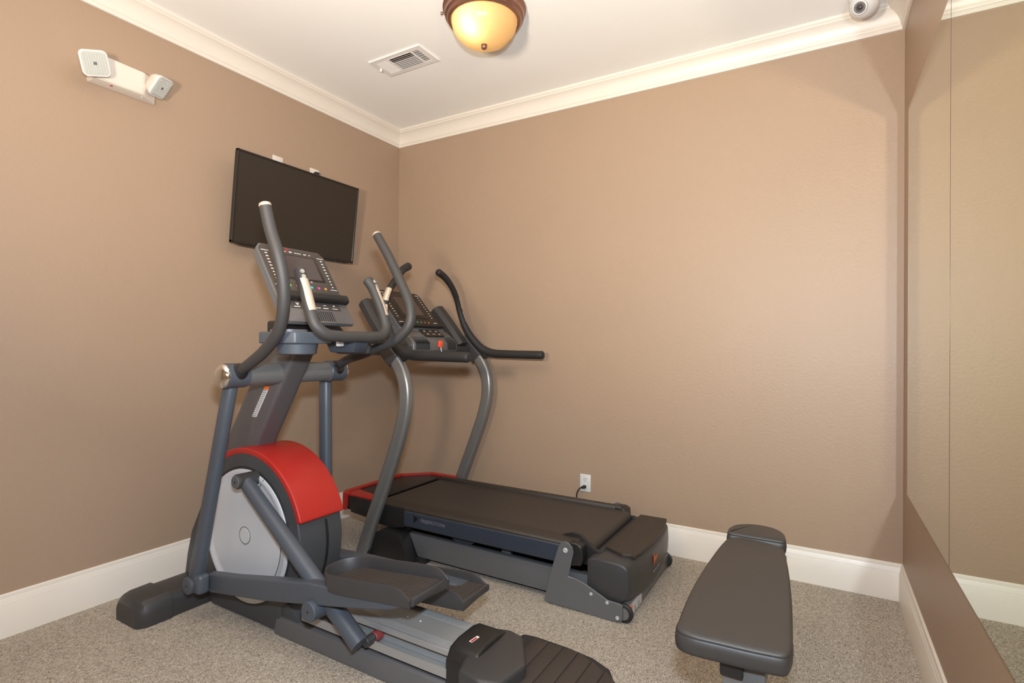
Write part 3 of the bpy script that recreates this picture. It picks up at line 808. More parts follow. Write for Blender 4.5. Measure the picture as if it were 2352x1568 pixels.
# cross tube with hubs
HX, HZ = 0.797, 1.034
obj('cross_tube', cyl((HX, EC - 0.215, HZ), (HX, EC + 0.215, HZ), 0.0435, 36, 0.002), 'tube', el, label='grey horizontal cross tube')
for s in (-1, 1):
    hb = obj('pivot_hub', cyl((HX, EC + s * 0.200, HZ), (HX, EC + s * 0.288, HZ), 0.048, 36, 0.003), 'frame', el)
    obj('chrome_cap', lathe([(.0475, -.002), (.0475, .002), (.045, .007), (.040, .013), (.030, .019), (.016, .0225), (0, .0235)], (HX, EC + s * 0.288, HZ), (0, s, 0), 36), 'chrome', hb, 60, label='domed chrome end cap')
    obj('handle_boot', lathe([(.034, -.004), (.034, .010), (.028, .024), (.024, .030), (0, .030)], (HX + .022, EC + s * 0.240, HZ + .012), (.93, 0, .36), 24), 'black', hb, 50)

def handle(s, pts):
    P = [(x, EC + s * h, z) for x, h, z in pts]
    hd = obj('moving_handlebar', sweep(P, circle(0.0215, 20), 8, side=(0, 1, 0), scales=[.86] + [.9] + [1.0] * (len(P) - 4) + [.97, .94]), 'foam', el, 60)
    t = (Vector(P[-1]) - Vector(P[-2])).normalized()
    obj('grip_cap', lathe([(.0206, -.003), (.0212, .003), (.019, .008), (.012, .012), (0, .013)], P[-1], t[:], 24), 'contact', hd, 50, label='pale metal grip cap')
handle(-1, [(0.822, 0.241, 1.046), (0.858, 0.242, 1.065), (0.913, 0.243, 1.091), (0.995, 0.250, 1.133), (1.095, 0.265, 1.205), (1.140, 0.280, 1.280), (1.159, 0.295, 1.369), (1.153, 0.310, 1.458), (1.123, 0.320, 1.549), (1.102, 0.328, 1.637)])
handle(1, [(0.820, 0.242, 1.057), (0.894, 0.243, 1.089), (0.987, 0.246, 1.116), (1.076, 0.250, 1.145), (1.169, 0.265, 1.184), (1.229, 0.275, 1.246), (1.224, 0.285, 1.322), (1.157, 0.300, 1.430), (1.069, 0.315, 1.555), (0.982, 0.328, 1.664)])

# console mast
ms = obj('console_mast', prism([(0.34, 0.60), (0.60, 0.60), (0.67, 0.745), (0.823, 0.99), (0.95, 1.19), (0.80, 1.225), (0.738, 1.18), (0.602, 0.98), (0.43, 0.711)], 'y', EC - 0.056, EC + 0.056, 0.026, 5), 'mast', el, 40, label='pewter grey leaning console mast')
mdir = Vector((0.155, 0, 0.24)).normalized()
MM = frame((0.690, EC - 0.0575, 0.895), (mdir.z, 0, -mdir.x), mdir)
MM = frame((0.697, EC - 0.0575, 0.895), (1, 0, 0), mdir)
wl = obj('warning_label', add_poly_prism(BM(), [(0.633, 0.842), (0.664, 0.842), (0.745, 0.966), (0.714, 0.966)], 'y', EC - 0.0570, EC - 0.0555), 'label', ms, 0, label='white warning strip with orange header')
obj('label_header', add_poly_prism(BM(), [(0.712, 0.963), (0.743, 0.963), (0.752, 0.977), (0.721, 0.977)], 'y', EC - 0.0575, EC - 0.0555), 'orange', wl, 0)
for k in range(14):
    f = k / 14
    x0 = 0.6385 + (0.7165 - 0.6385) * f; z0 = 0.8465 + (0.966 - 0.8465) * f
    obj('label_line', add_poly_prism(BM(), [(x0, z0), (x0 + .022, z0), (x0 + .0245, z0 + .0035), (x0 + .0025, z0 + .0035)], 'y', EC - 0.0574, EC - 0.0560), 'labelink', wl, 0)

# bracket under the console with two cup holders
def lobe(z0, z1, h, x0, x1):
    return prism([(x0, EC - h), (x0, EC + h), (x1 - .05, EC + h), (x1 - .015, EC + h - .02), (x1, EC + h - .07), (x1 - .005, EC + .05), (x1 - .045, EC + .02), (x1 - .045, EC - .02), (x1 - .005, EC - .05), (x1, EC - h + .07), (x1 - .015, EC - h + .02), (x1 - .05, EC - h)], 'z', z0, z1, 0.006, 3)
br = obj('cup_holder_bracket', lobe(1.160, 1.204, 0.228, 0.925, 1.125), 'frame', el, 50)
for s in (-1, 1):
    obj('cup_holder', lathe([(.0, 1.118), (.062, 1.118), (.070, 1.122), (.076, 1.162), (.066, 1.162), (0, 1.162)], (1.035, EC + s * 0.140, 0), (0, 0, 1), 40), 'frame', el, 50)
    obj('holder_liner', lathe([(.040, 1.196), (.062, 1.214), (.066, 1.214), (.068, 1.200), (.04, 1.196)], (1.000, EC + s * 0.150, 0), (0, 0, 1), 32), 'gray', el, 50)
obj('console_neck', prism([(0.86, 1.175), (0.965, 1.175), (0.975, 1.215), (0.935, 1.250), (0.86, 1.250)], 'y', EC - 0.150, EC + 0.150, 0.012, 3), 'black', el, 40)
obj('bar_clamp', prism([(1.06, 1.125), (1.19, 1.125), (1.21, 1.165), (1.17, 1.19), (1.02, 1.19)], 'y', EC - 0.008, EC + 0.062, 0.010, 2), 'navy', el, 40)
obj('cable_clip', box(1.145, 1.160, EC - .052, EC - .022, 1.150, 1.172, 0.004), 'bolt', el)

# fixed U-shaped handlebar
UB = [(1.085, -.172, 1.432), (1.106, -.180, 1.400), (1.135, -.183, 1.345), (1.166, -.186, 1.275), (1.186, -.178, 1.225), (1.198, -.145, 1.197), (1.203, -.09, 1.189), (1.203, 0, 1.188), (1.203, .09, 1.189), (1.198, .145, 1.197), (1.186, .178, 1.225), (1.166, .186, 1.275), (1.135, .183, 1.345), (1.106, .180, 1.400), (1.085, .172, 1.432)]
ub = obj('fixed_handlebar', sweep([(x, EC + y, z) for x, y, z in UB], circle(0.0215, 20), 6, side=(0.3, 0, 1), round_ends=0.010), 'foam', el, 60)
for s in (-1, 1):
    A = Vector((1.1085, EC + s * .1805, 1.395)); B = Vector((1.160, EC + s * .186, 1.288))
    dd = (B - A).normalized(); fr = Vector((.85, -.20 if s < 0 else .25, .40))
    fr = (fr - dd * fr.dot(dd)).normalized()
    full = catmull([(x, EC + y, z) for x, y, z in UB], 6)
    sub = full[7:19] if s < 0 else full[-19:-7]
    a0, a1 = (-95, 50) if s < 0 else (-20, 110)
    arc = [(r_ * math.cos(math.radians(a0 + (a1 - a0) * k_ / 12)), r_ * math.sin(math.radians(a0 + (a1 - a0) * k_ / 12))) for r_, rng in ((.0226, range(13)), (.0200, range(12, -1, -1))) for k_ in rng]
    obj('contact_plate', sweep(sub, arc, 1, side=(0.3, 0, 1)), 'contact', ub, 50)
    for k, q in enumerate((-.014, -.0)):
        c = A + dd * (q - .008) - dd * (.006 if k == 0 else 0)
        c = Vector((1.1085, EC + s * .1805, 1.395)) + dd * (-.026 + k * .022)
        obj('thumb_button', lathe([(0, .0235), (.0065, .0235), (.0075, .022), (.0085, .022), (.0085, .012), (0, .012)], c[:], fr[:], 20), 'button', ub, 40)

# console
CT = Vector((0.800, EC, 1.567)); CB = Vector((1.013, EC, 1.240))
vdir = (CT - CB).normalized(); hv = (CT - CB).length / 2
EM = frame(((CT + CB) / 2)[:], (0, 1, 0), vdir)
ecn = obj('console', lprism(EM, [(-.168, -hv + .012), (-.160, -hv), (.160, -hv), (.168, -hv + .012), (.166, hv - .024), (.146, hv), (-.146, hv), (-.166, hv - .024)], -0.012, 0.0, 0.003), 'gray', el, label='grey console housing')
obj('console_back', lprism(EM, [(-.160, -hv + .02), (.160, -hv + .02), (.160, hv - .028), (.142, hv - .006), (-.142, hv - .006), (-.160, hv - .028)], -0.045, -0.0125, 0.010, 3), 'gray', ecn)
obj('face_panel', lprism(EM, [(-.160, -.058), (.160, -.058), (.160, hv - .026), (.143, hv - .006), (-.143, hv - .006), (-.160, hv - .026)], 0.0, 0.0035, 0.001, 1), 'panel', ecn, label='dark brown control panel')
obj('screen_bezel', lbox(EM, -.110, .108, .022, hv - .040, 0.003, 0.0055, 0.002), 'panel_dark', ecn)
obj('display_screen', lbox(EM, -.098, .092, .028, hv - .050, 0.005, 0.0070, 0.0), 'screen', ecn, 0)
for s in (-1, 1):
    for k in range(10):
        v = hv - .052 - k * .0158
        w = .0052 if k < 6 else .0036
        obj('button', lbox(EM, s * .136 - w, s * .136 + w, v - .0024, v + .0024, 0.0034, 0.0044), 'print', ecn, 0)
    obj('caption', lbox(EM, s * .136 - .017, s * .136 + .017, hv - .0390, hv - .0362, 0.0034, 0.0042), 'print', ecn, 0)
    obj('caption', lbox(EM, s * .136 - .017, s * .136 + .017, hv - .2110, hv - .2080, 0.0034, 0.0042), 'print', ecn, 0)
for uu, w in ((-.062, .003), (-.052, .006), (-.038, .003), (-.012, .0065), (.012, .0035), (.024, .004), (.036, .0035), (.060, .007), (.084, .0035)):
    obj('button', lbox(EM, uu - w, uu + w, hv - .0295, hv - .0262 + (.002 if w == .0065 else 0), 0.0034, 0.0042), 'print', ecn, 0)
em2 = EM @ Matrix.Translation((-.022, hv - .0165, .0034))
obj('emblem', bolt_mark(em2 @ Matrix.Diagonal((1.5, 1, 1, 1)), 0.0085), 'led', ecn, 0, label='red zigzag emblem')
obj('panel_rule', lbox(EM, -.10, .098, .0085, .0100, 0.0034, 0.0039), 'lower', ecn, 0)
obj('button', lbox(EM, .028, .036, .0150, .0190, 0.0034, 0.0044), 'print', ecn, 0)
for k, c in enumerate(('ic_green', 'ic_pink', 'ic_teal', 'ic_blue', 'ic_magenta', 'ic_amber')):
    uu = -.085 + k * .0355
    obj('icon', lathe([(0, 0), (.0062, 0), (.0062, .001), (0, .001)], (EM @ Vector((uu, -.012, .0034)))[:], EM.col[2][:3], 14), 'ic_teal' if c == 'ic_blue' else c, ecn, 0)
    obj('caption', lbox(EM, uu - .009, uu + .009, -.0245, -.0230, 0.0034, 0.0040), 'lower', ecn, 0)
tray = []
for u in (-.158, -.05, .05, .165): tray.append((EM @ Vector((u, -.075, .016)))[:])
obj('reading_tray', sweep(tray, rrect(.040, .034, .012), 1, side=vdir[:]), 'black', ecn, 40)
obj('lower_face', lprism(EM, [(-.166, -hv + .010), (-.158, -hv + .001), (.158, -hv + .001), (.166, -hv + .010), (.164, -.092), (-.164, -.092)], 0.0, 0.008, 0.003, 2), 'lower', ecn, label='taupe grey lower console face')
obj('key_strip', lbox(EM, -.128, .118, -.130, -.096, 0.0075, 0.0092, 0.0005, 1), 'panel', ecn)
def mark(u, v, w, h): obj('key_symbol', lbox(EM, u - w / 2, u + w / 2, v - h / 2, v + h / 2, 0.0092, 0.0098), 'print', ecn, 0)
for u in (-.10, .0, .088):
    mark(u, -.1215, .028, .0028)
for u in (-.045, -.025): mark(u, -.1215, .009, .002); mark(u, -.106, .004, .004)
mark(.040, -.1070, .014, .0024); mark(.040, -.1215, .026, .0034)
mark(.088, -.1070, .010, .0028); mark(.088, -.1070, .0028, .009)
vp = EM @ Matrix.Translation((-.094, -.108, .0092))
obj('key_symbol', lprism(vp, [(-.007, .006), (-.004, .006), (0, -.001), (.004, .006), (.007, .006), (.0015, -.006), (-.0015, -.006)], 0, .0006), 'print', ecn, 0)
obj('fan_vent', lbox(EM, -.066, .068, -hv + .010, -.137, 0.0070, 0.0083), 'rubber', ecn, 0)
for k in range(13):
    uu = -.064 + k * .0106
    obj('vent_slat', lbox(EM, uu - .0016, uu + .0016, -hv + .010, -.137, 0.0082, 0.0100, 0.0006, 1), 'lower', ecn, 0)

# base rail and aluminium track
obj('base_rail', prism([(EC - .116, 0.0), (EC + .116, 0.0), (EC + .116, 0.012), (EC + .106, 0.062), (EC + .096, 0.072), (EC - .096, 0.072), (EC - .106, 0.062), (EC - .116, 0.012)], 'x', 0.88, 1.86, 0.003, 2), 'gray', el, 30, label='grey steel base rail')
obj('base_shoulder', prism([(0.90, 0.0), (1.03, 0.0), (1.01, 0.075), (0.95, 0.12), (0.90, 0.13)], 'y', EC - .100, EC + .100, 0.006), 'shroud', el, 40)
for s in (-1, 1):
    a, b = sorted((EC + s * .062, EC + s * .112))
    obj('track_channel', prism([(a, .094), (b, .094), (b, .124) if s > 0 else (b, .098), (b - .004, .124) if s > 0 else (b, .102), (b - .004, .102) if s > 0 else (a + .004, .102), (a, .102) if s > 0 else (a + .004, .124), (a, .1) if s > 0 else (a, .124)], 'x', 1.04, 1.735), 'alu', el, 0)
obj('track_web', box(1.02, 1.74, EC - .060, EC + .060, .07, .160, 0.004), 'alu', el)
tp = BM()
top = [(-.090, .152), (-.090, .168), (-.087, .171)]
for k in range(5): u = -.080 + k * .0075; top += [(u, .171), (u + .001, .1690), (u + .004, .1690), (u + .005, .171)]
for k in range(5): u = .045 + k * .0075; top += [(u, .171), (u + .001, .1690), (u + .004, .1690), (u + .005, .171)]
top += [(.087, .171), (.090, .168), (.090, .152)]
add_poly_prism(tp, [(EC + a, b) for a, b in top], 'x', 1.02, 1.737)
obj('track_cover', tp, 'alu', el, 0, label='ribbed aluminium track cover')
for yy in (-.030, .030):
    obj('bolt', lathe([(0, .0022), (.003, .0022), (.0045, 0), (0, 0)], (1.50 + yy, EC + .006, .171), (0, 0, 1), 12), 'bolt', el, 30)
ecp = obj('track_end_cap', prism([(EC - .112, .070), (EC + .112, .070), (EC + .110, .150), (EC + .085, .186), (EC + .04, .196), (EC - .04, .196), (EC - .085, .186), (EC - .110, .150)], 'x', 1.728, 1.842, 0.012, 3), 'black', el, 40, label='black track end cap')
st = frame((1.788, EC - .030, .1968), (.10, 1, 0), (-1, .10, 0))
obj('sticker', lbox(st, -.020, .020, -.0055, .0055, -0.001, 0.0006), 'print', ecp, 0, label='small red and white sticker')
obj('sticker_print', lbox(st, -.019, .010, -.0050, .0020, 0.0004, 0.0010), 'led', ecp, 0)

# rear step: rubber topped foot behind the track
def step_outline(sc):
    pts = [(1.835, -.200), (1.90, -.212), (2.02, -.208), (2.12, -.190), (2.19, -.150), (2.235, -.08), (2.25, 0.0), (2.235, .08), (2.19, .150), (2.12, .182), (2.02, .196), (1.90, .200), (1.845, .192)]
    return [(x, EC + y * sc) for x, y in pts]
rs = obj('rear_foot', prism(step_outline(1.0), 'z', 0.0, 0.135, 0.020, 4), 'rubber', el, 50, label='dark rubber rear step')
for k in range(6):
    x = 1.905 + k * .056
    h0 = .186 if x < 2.08 else .186 - (x - 2.08) * .50
    h1 = .186 if x + .052 < 2.08 else .186 - (x + .052 - 2.08) * .62
    obj('step_rib', prism([(x, EC - h0), (x + .052, EC - h1), (x + .052, EC + h1 - .01), (x, EC + h0 - .01)], 'z', .131, .1378, .003, 2), 'matrubber', rs, 40)
obj('rear_yoke', prism([(1.80, EC - .112), (1.80, EC + .100), (1.845, EC + .112), (1.90, EC + .100), (1.985, EC - .035), (1.965, EC - .165), (1.90, EC - .185), (1.82, EC - .165)], 'z', 0.05, 0.180, 0.015, 3), 'plastic', el, 50, label='dark plastic rear housing')

# ------------------------------------------------------------------ weight bench
wb = thing('weight_bench', 'flat weight bench with tapered charcoal vinyl pad', 'bench', (2.57, -1.25, 0))


def pad(name, outline, z0, z1, sub=6, plain=False):
    """upholstered pad with rounded edges and a piped seam"""
    P = [Vector((x, y, 0)) for x, y in outline]
    P.append(P[0]); Q = catmull(P, sub)[:-1]
    c = sum(Q, Vector()) / len(Q)
    bm = BM(); rings = []
    def ring(ins, z):
        out = []
        n = len(Q)
        for i, p in enumerate(Q):
            d = (Q[(i + 1) % n] - Q[i - 1]).normalized(); nn = Vector((-d.y, d.x, 0))
            if nn.dot(c - p) < 0: nn = -nn
            q = p + nn * ins; out.append(bm.verts.new((q.x, q.y, z)))
        return out
    lv = [(.012, z0), (.003, z0 + .004), (.0, z0 + .012), (-.0015, (z0 + z1) / 2), (.0, z1 - .016), (.0022, z1 - .0125), (.0005, z1 - .010), (.0015, z1 - .006), (.005, z1 - .0028), (.010, z1 - .0008), (.016, z1 + .0004)]
    for a, z in lv: rings.append(ring(a, z))
    for A, B in zip(rings, rings[1:]):
        for i in range(len(A)): bm.faces.new((A[i], A[(i + 1) % len(A)], B[(i + 1) % len(A)], B[i]))
    bm.faces.new(rings[0])
    # the top is crowned: strips straight across from one long edge to the other
    R = rings[-1]; n = len(R)
    far_i = max(range(n), key=lambda i: R[i].co.y); lo, hi = far_i, far_i + 1
    if plain: bm.faces.new(R[::-1])
    while not plain:
        i0, i1, j0, j1 = lo % n, (lo - 1) % n, hi % n, (hi + 1) % n
        vs = []
        for v in (R[i0], R[i1], R[j1], R[j0]):
            if v not in vs: vs.append(v)
        if len(vs) >= 3:
            try: bm.faces.new(vs)
            except ValueError: pass
        lo -= 1; hi += 1
        if hi - lo >= n - 1: break
    o = obj(name, bm, 'vinyl', wb, 60)
    return o
pad('back_pad', [(2.447, -1.600), (2.451, -1.640), (2.478, -1.657), (2.560, -1.655), (2.660, -1.645), (2.700, -1.634), (2.711, -1.600), (2.707, -1.49), (2.696, -1.30), (2.681, -1.12), (2.662, -.965), (2.650, -.905), (2.610, -.876), (2.545, -.862), (2.497, -.863), (2.466, -.895), (2.456, -.95), (2.443, -1.15), (2.438, -1.35), (2.441, -1.50)], 0.392, 0.450)
pad('seat_pad', [(2.456, -.855), (2.455, -.800), (2.475, -.745), (2.520, -.712), (2.568, -.704), (2.612, -.718), (2.642, -.755), (2.653, -.805), (2.655, -.845), (2.645, -.856), (2.60, -.860), (2.50, -.862), (2.465, -.862)], 0.404, 0.460, 4, True)
obj('pad_backing', prism([(2.47, -1.63), (2.69, -1.615), (2.64, -.93), (2.48, -.93)], 'z', 0.384, 0.394, 0.002), 'black', wb)
obj('pad_bracket', box(2.552, 2.606, -1.615, -1.05, 0.345, 0.385, 0.004), 'black', wb)
obj('main_beam', box(2.600, 2.655, -1.60, -.78, 0.325, 0.384, 0.006), 'gray', wb)
obj('adjuster_plate', box(2.556, 2.604, -1.60, -1.42, 0.27, 0.343, 0.003), 'bright', wb)
obj('rear_leg', sweep([(2.60, -1.56, .33), (2.60, -1.60, .05)], rrect(.05, .05, .008), 1, side=(1, 0, 0)), 'gray', wb)
obj('front_leg', sweep([(2.60, -.86, .33), (2.58, -.80, .05)], rrect(.05, .05, .008), 1, side=(1, 0, 0)), 'gray', wb)
obj('rear_foot', box(2.40, 2.80, -1.63, -1.575, 0.0, .052, .006), 'gray', wb)
obj('front_foot', box(2.49, 2.66, -.83, -.775, 0.0, .052, .006), 'gray', wb)

# ------------------------------------------------------------------ television
tv = thing('television', 'black flat television tilted down on the left wall', 'television', (0.0, -0.952, 1.93))
t0 = Vector((0.090, -0.952, 1.686)); t1 = Vector((0.140, -0.955, 2.172))
tvv = (t1 - t0).normalized(); th = (t1 - t0).length / 2
TVM = frame(((t0 + t1) / 2)[:], (0, 1, 0), tvv)
obj('casing', lbox(TVM, -.410, .410, -th + .004, th - .002, -0.030, 0.0, 0.004), 'tvframe', tv)
obj('casing_back', lbox(TVM, -.30, .30, -th + .03, th - .10, -0.052, -0.030, 0.012), 'tvframe', tv)
for nm, a in (('bezel', (-.4165, .4165, th - .011, th)), ('bezel', (-.4165, -.405, -th, th)), ('bezel', (.405, .4165, -th, th)), ('bezel', (-.4165, .4165, -th, -th + .015))):
    obj(nm, lbox(TVM, a[0], a[1], a[2], a[3], -0.012, 0.006, 0.0015, 1), 'tvframe', tv)
obj('screen', lbox(TVM, -.4055, .4055, -th + .0145, th - .0105, 0.0, 0.0022), 'tvscreen', tv, 0)
obj('bottom_speaker', lprism(TVM, [(-.36, -th - .006), (.36, -th - .006), (.40, -th + .001), (-.40, -th + .001)], -0.026, -0.004), 'tvframe', tv)
obj('sensor_pod', lbox(TVM, .255, .285, -th - .006, -th, -0.008, 0.0045, .001), 'tvframe', tv)
obj('wall_bracket', box(0.0, 0.072, -1.05, -.85, 1.85, 2.02, .004), 'black', tv)
for i, (y0, y1) in enumerate(((-1.069, -1.000), (-.808, -.738))):
    op = thing('wall_plate', ('left' if i == 0 else 'right') + ' white wall plate peeking over the television' + ('' if i == 0 else ' with a black plug'), 'wall plate', (0, (y0 + y1) / 2, 2.20), 'plates above the television')
    obj('plate', box(0, 0.006, y0, y1, 2.140, 2.2545, .003), 'offwhite', op)
    for zz in (2.217, 2.176):
        obj('socket', prism([((y0 + y1) / 2 + a, zz + b) for a, b in rrect(.034, .029, .010)], 'x', 0.004, 0.0075), 'white', op, 30)
    if i == 1: obj('plug', box(0.0075, 0.034, y0 + .022, y0 + .050, 2.205, 2.231, .004), 'black', op)

# ------------------------------------------------------------------ power outlet on the far wall
ou = thing('power_outlet', 'white duplex outlet low on the far wall, lower socket in use', 'outlet', (1.5235, 0, .327))
obj('plate', box(1.489, 1.558, -0.0055, 0, .2745, .3790, .003), 'white', ou)
for zz in (.3480, .3060):
    sk = obj('socket', prism([(1.5235 + a, zz + b) for a, b in rrect(.033, .028, .010)], 'y', -0.0075, -0.004), 'white', ou, 30)
    for dx in (-.0065, .0065): obj('slot', box(1.5235 + dx - .001, 1.5235 + dx + .001, -.0082, -.006, zz + .001, zz + .009), 'black', sk, 0)
    obj('slot', cyl((1.5235, -.006, zz - .006), (1.5235, -.0082, zz - .006), .0022, 10), 'black', sk)

# ------------------------------------------------------------------ emergency light
eg = thing('emergency_light', 'white twin-head emergency light high on the left wall', 'emergency light', (0, -1.84, 2.35))
bd = BM()
# tapering body: back on the wall, smaller front
bk = [(-1.975, 2.292), (-1.705, 2.292), (-1.700, 2.405), (-1.970, 2.418)]
f0 = [(-1.965, 2.303), (-1.770, 2.303), (-1.770, 2.408), (-1.960, 2.412)]
rows = []
for x, o_ in ((0.0, bk), (0.012, bk), (0.052, f0)): rows.append([bd.verts.new((x, y, z)) for y, z in o_])
for A, B in zip(rows, rows[1:]):
    for k in range(4): bd.faces.new((A[k], A[(k + 1) % 4], B[(k + 1) % 4], B[k]))
bd.faces.new(rows[0]); bd.faces.new(rows[-1][::-1])
bmesh.ops.bevel(bd, geom=bd.edges[:], offset=.003, segments=2, affect='EDGES')
obj('housing', bd, 'offwhite', eg, 30)
obj('status_led', lathe([(0, .003), (.005, .002), (.006, 0), (0, 0)], (.036, -1.895, 2.298), (0, 0, -1), 16), 'led', eg, 40, label='red status lamp')
obj('test_button', lathe([(0, .003), (.004, .002), (.005, 0), (0, 0)], (.030, -1.770, 2.298), (0, 0, -1), 16), 'white', eg, 40)
def lamp_head(c, u, v, size, side):
    F = frame(c, u, v); h = size / 2
    hd = obj('lamp_head', BM_head(F, h), 'offwhite', eg, 40)
    rim = lprism(F, rrect(size + .006, size + .006, .020, 5), -0.010, 0.002, 0.002, 1)
    obj('lens_rim', rim, 'white', hd, 40)
    obj('lens', lprism(F, rrect(size - .006, size - .006, .016, 5), 0.0015, 0.0035), 'lens', hd, 0)
    for k in range(9):
        a = -h + .012 + k * (size - .024) / 8
        obj('lens_rib', lbox(F, a - .0022, a + .0022, -h + .008, h - .008, .0034, .0056, .001, 1), 'lens', hd, 0)
    obj('bulb', lbox(F, -.006, .006, -.006, .006, .0034, .0060, .002, 1), 'bright', hd, 0)
def BM_head(F, h):
    bm = BM(); rows = []
    for sc, z in ((1.0, 0.0), (1.0, -.010), (.92, -.028), (.62, -.050), (.34, -.062)):
        rows.append([bm.verts.new(F @ Vector((a * sc, b * sc, z))) for a, b in rrect(2 * h, 2 * h, .020, 5)])
    for A, B in zip(rows, rows[1:]):
        n = len(A)
        for k in range(n): bm.faces.new((A[k], A[(k + 1) % n], B[(k + 1) % n], B[k]))
    bm.faces.new(rows[0]); bm.faces.new(rows[-1][::-1]); return bm
lamp_head((.1171, -1.989, 2.3335), (.1961, .9331, .3014), (.3087, -.3505, .8842), .096, -1)
lamp_head((.109, -1.724, 2.3421), (-.4803, .8647, .1472), (.6018, .2028, .7724), .096, 1)
for y0, y1, z in ((-1.965, -1.945, 2.335), (-1.765, -1.745, 2.345)):
    obj('swivel', cyl((.035, (y0 + y1) / 2, z), (.085, (y0 + y1) / 2, z), .016, 20), 'offwhite', eg)

# ------------------------------------------------------------------ ceiling lamp
LX, LY = 1.388, -0.945
cl = thing('ceiling_lamp', 'bronze flush ceiling lamp with glowing amber glass bowl', 'ceiling light', (LX, LY, H))
obj('canopy', lathe([(0, 2.74), (.192, 2.74), (.196, 2.735), (.195, 2.728), (.184, 2.722), (.181, 2.712), (.186, 2.706), (.184, 2.698), (.174, 2.694), (.171, 2.686), (.174, 2.681), (.170, 2.675), (.162, 2.672), (.157, 2.674), (.156, 2.690), (0, 2.700)], (LX, LY, 0), (0, 0, 1), 64), 'bronze', cl, 50, label='stepped bronze canopy ring')
bowl = [(.155, 2.684)]
for i in range(1, 15):
    a = i / 14 * math.pi / 2
    bowl.append((.155 * max(0, math.cos(a)) ** .78, 2.684 - .116 * math.sin(a)))
bowl[-1] = (0.0, bowl[-1][1])
obj('glass_bowl', lathe(bowl, (LX, LY, 0), (0, 0, 1), 64), 'lampglass', cl, 80, label='amber frosted glass bowl')
obj('finial', lathe([(0, 2.571), (.013, 2.571), (.015, 2.566), (.012, 2.562), (.014, 2.557), (.012, 2.551), (.006, 2.547), (0, 2.546)], (LX, LY, 0), (0, 0, 1), 24), 'bronze', cl, 50)
obj('rim_screw', lathe([(.006, 0), (.008, .004), (.006, .011), (0, .012)], (LX - .168, LY - .098, 2.716), (-.86, -.5, 0), 16), 'bronze', cl, 50)
bulb_m = bpy.data.materials.new('lit_bulb'); bulb_m.use_nodes = True
_nt = bulb_m.node_tree; _e = _nt.nodes.new('ShaderNodeEmission')
_e.inputs['Color'].default_value = (1.0, 0.88, 0.70, 1); _e.inputs['Strength'].default_value = 30
_nt.links.new(_e.outputs[0], _nt.nodes['Material Output'].inputs['Surface'])
M['bulb'] = bulb_m
def bulb_at(x, y, m):
    b = obj('bulb', lathe([(0, -.030), (.014, -.026), (.025, -.014), (.029, 0), (.026, .014), (.016, .028), (.013, .040), (0, .040)], (x, y, 2.632), (0, 0, 1), 24), m, cl, 60)
bulb_at(LX - .006, LY - .086, 'bulb')
bulb_at(LX + .050, LY + .055, 'white')

# ------------------------------------------------------------------ ceiling air vent
av = thing('air_vent', 'white three-way louvred ceiling air vent', 'vent', (.742, -.780, H))
VX0, VX1, VY0, VY1 = .560, .923, -.868, -.692
obj('duct_opening', box(VX0 + .03, VX1 - .03, VY0 + .028, VY1 - .028, 2.7375, 2.7388), 'void', av, 0)
fr = BM()
def fr_bar(x0, x1, y0, y1):
    add_poly_prism(fr, [(x0, y0), (x1, y0), (x1, y1), (x0, y1)], 'z', 2.7320, 2.7397, 0)
fr_bar(VX0, VX1, VY0, VY0 + .028); fr_bar(VX0, VX1, VY1 - .028, VY1); fr_bar(VX0, VX0 + .032, VY0 + .028, VY1 - .028); fr_bar(VX1 - .032, VX1, VY0 + .028, VY1 - .028)
fr_bar(.668, .678, VY0 + .028, VY1 - .028); fr_bar(.838, .846, VY0 + .028, VY1 - .028)
obj('register_frame', fr, 'slatwhite', av, 30)
def slat(c, d, L, w, tilt):
    d = Vector(d); side_ = Vector((-d.y, d.x, 0)); up = Vector((0, 0, 1))
    v = side_ * math.cos(tilt) + up * math.sin(tilt)
    F = frame(c, d, v)
    obj('slat', lbox(F, -L / 2, L / 2, -w / 2, w / 2, -.0005, .0005), 'slatwhite', av, 0)
for k in range(6):      # left group blows left
    slat((.600 + k * .0125, -.780, 2.7335), (0, 1, 0), .122, .0135, math.radians(-24))
for k in range(9):      # middle group runs lengthwise
    slat((.758, -.838 + k * .0145, 2.7335), (1, 0, 0), .162, .0115, math.radians(62 if k > 2 else 35))
for k in range(5):      # right group with cross bars
    slat((.853 + k * .0095, -.780, 2.7330), (0, 1, 0), .122, .0040, math.radians(70))
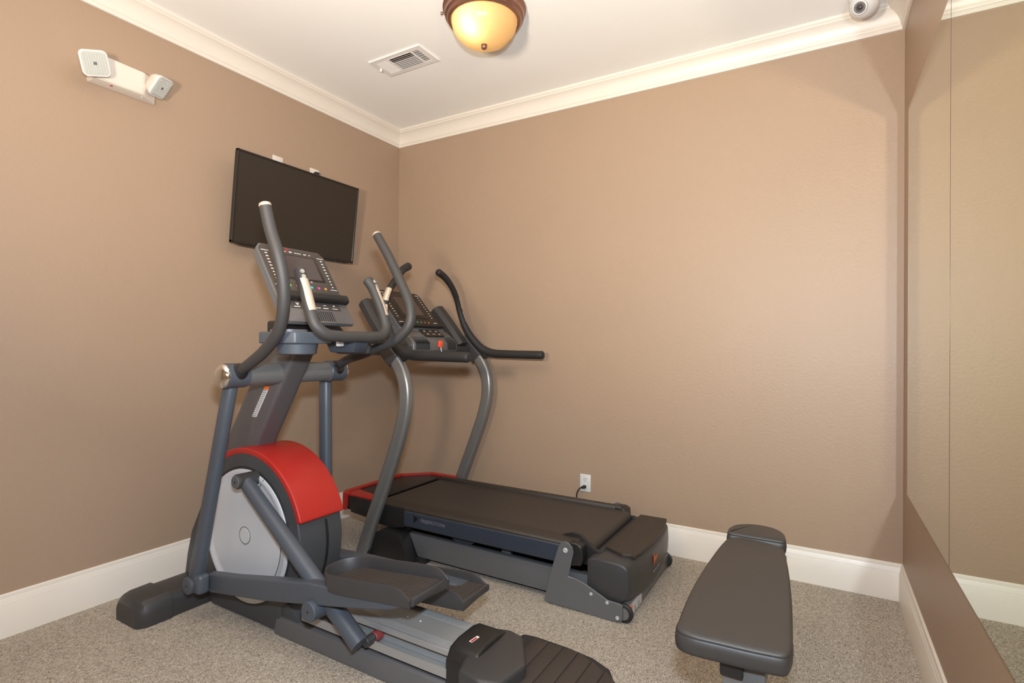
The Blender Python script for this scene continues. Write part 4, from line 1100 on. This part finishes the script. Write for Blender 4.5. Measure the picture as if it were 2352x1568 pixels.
for k in range(6):
    slat((.868, -.828 + k * .0190, 2.7345), (1, 0, 0), .046, .0050, math.radians(20))
obj('damper_lever', box(.570, .584, -.790, -.784, 2.716, 2.733, .001), 'slatwhite', av)
for x, y in ((VX0 + .016, -.78), (VX1 - .016, -.78)):
    obj('screw', lathe([(0, .002), (.003, .0015), (.004, 0), (0, 0)], (x, y, 2.7318), (0, 0, -1), 12), 'bolt', av, 30)

# ------------------------------------------------------------------ security camera
sc_ = thing('security_camera', 'white ball security camera on the ceiling by the right corner', 'security camera', (2.92, -.20, H))
obj('camera_base', lathe([(0, 2.74), (.062, 2.74), (.064, 2.734), (.060, 2.716), (.055, 2.706), (0, 2.706)], (2.92, -.20, 0), (0, 0, 1), 40), 'white', sc_, 50)
obj('camera_ball', lathe([(0, -.060), (.018, -.0572), (.034, -.0492), (.047, -.037), (.0555, -.020), (.058, 0), (.0555, .018), (.050, .030), (.0, .034)], (2.92, -.20, 2.690), (0, 0, 1), 48), 'white', sc_, 70)
CD = (Vector((2.50, -1.60, 1.9)) - Vector((2.915, -.205, 2.690))).normalized()
CD = Vector((-.34, -.74, -.58)).normalized()
cc = Vector((2.92, -.20, 2.690))
obj('lens_ring', lathe([(.029, .046), (.031, .054), (.030, .0590), (.0265, .0612), (.0235, .0610), (.0225, .0585), (.0225, .050)], cc[:], CD[:], 40), 'white', sc_, 50)
lw = obj('lens_window', lathe([(0, .0590), (.0226, .0588), (.0226, .050), (0, .050)], cc[:], CD[:], 32), 'mast', sc_, 50, label='dark lens window')
obj('lens_glass', lathe([(0, .0640), (.005, .0632), (.009, .0608), (.0105, .058), (0, .058)], cc[:], CD[:], 24), 'screen', sc_, 50)
_u = CD.orthogonal().normalized(); _v = CD.cross(_u)
for k in range(18):
    a = 2 * math.pi * k / 18
    q = cc + CD * .0588 + (_u * math.cos(a) + _v * math.sin(a)) * .0185
    obj('infrared_led', lathe([(0, .0022), (.0014, .0016), (.0017, 0), (0, 0)], q[:], CD[:], 8), 'bolt', lw, 50)
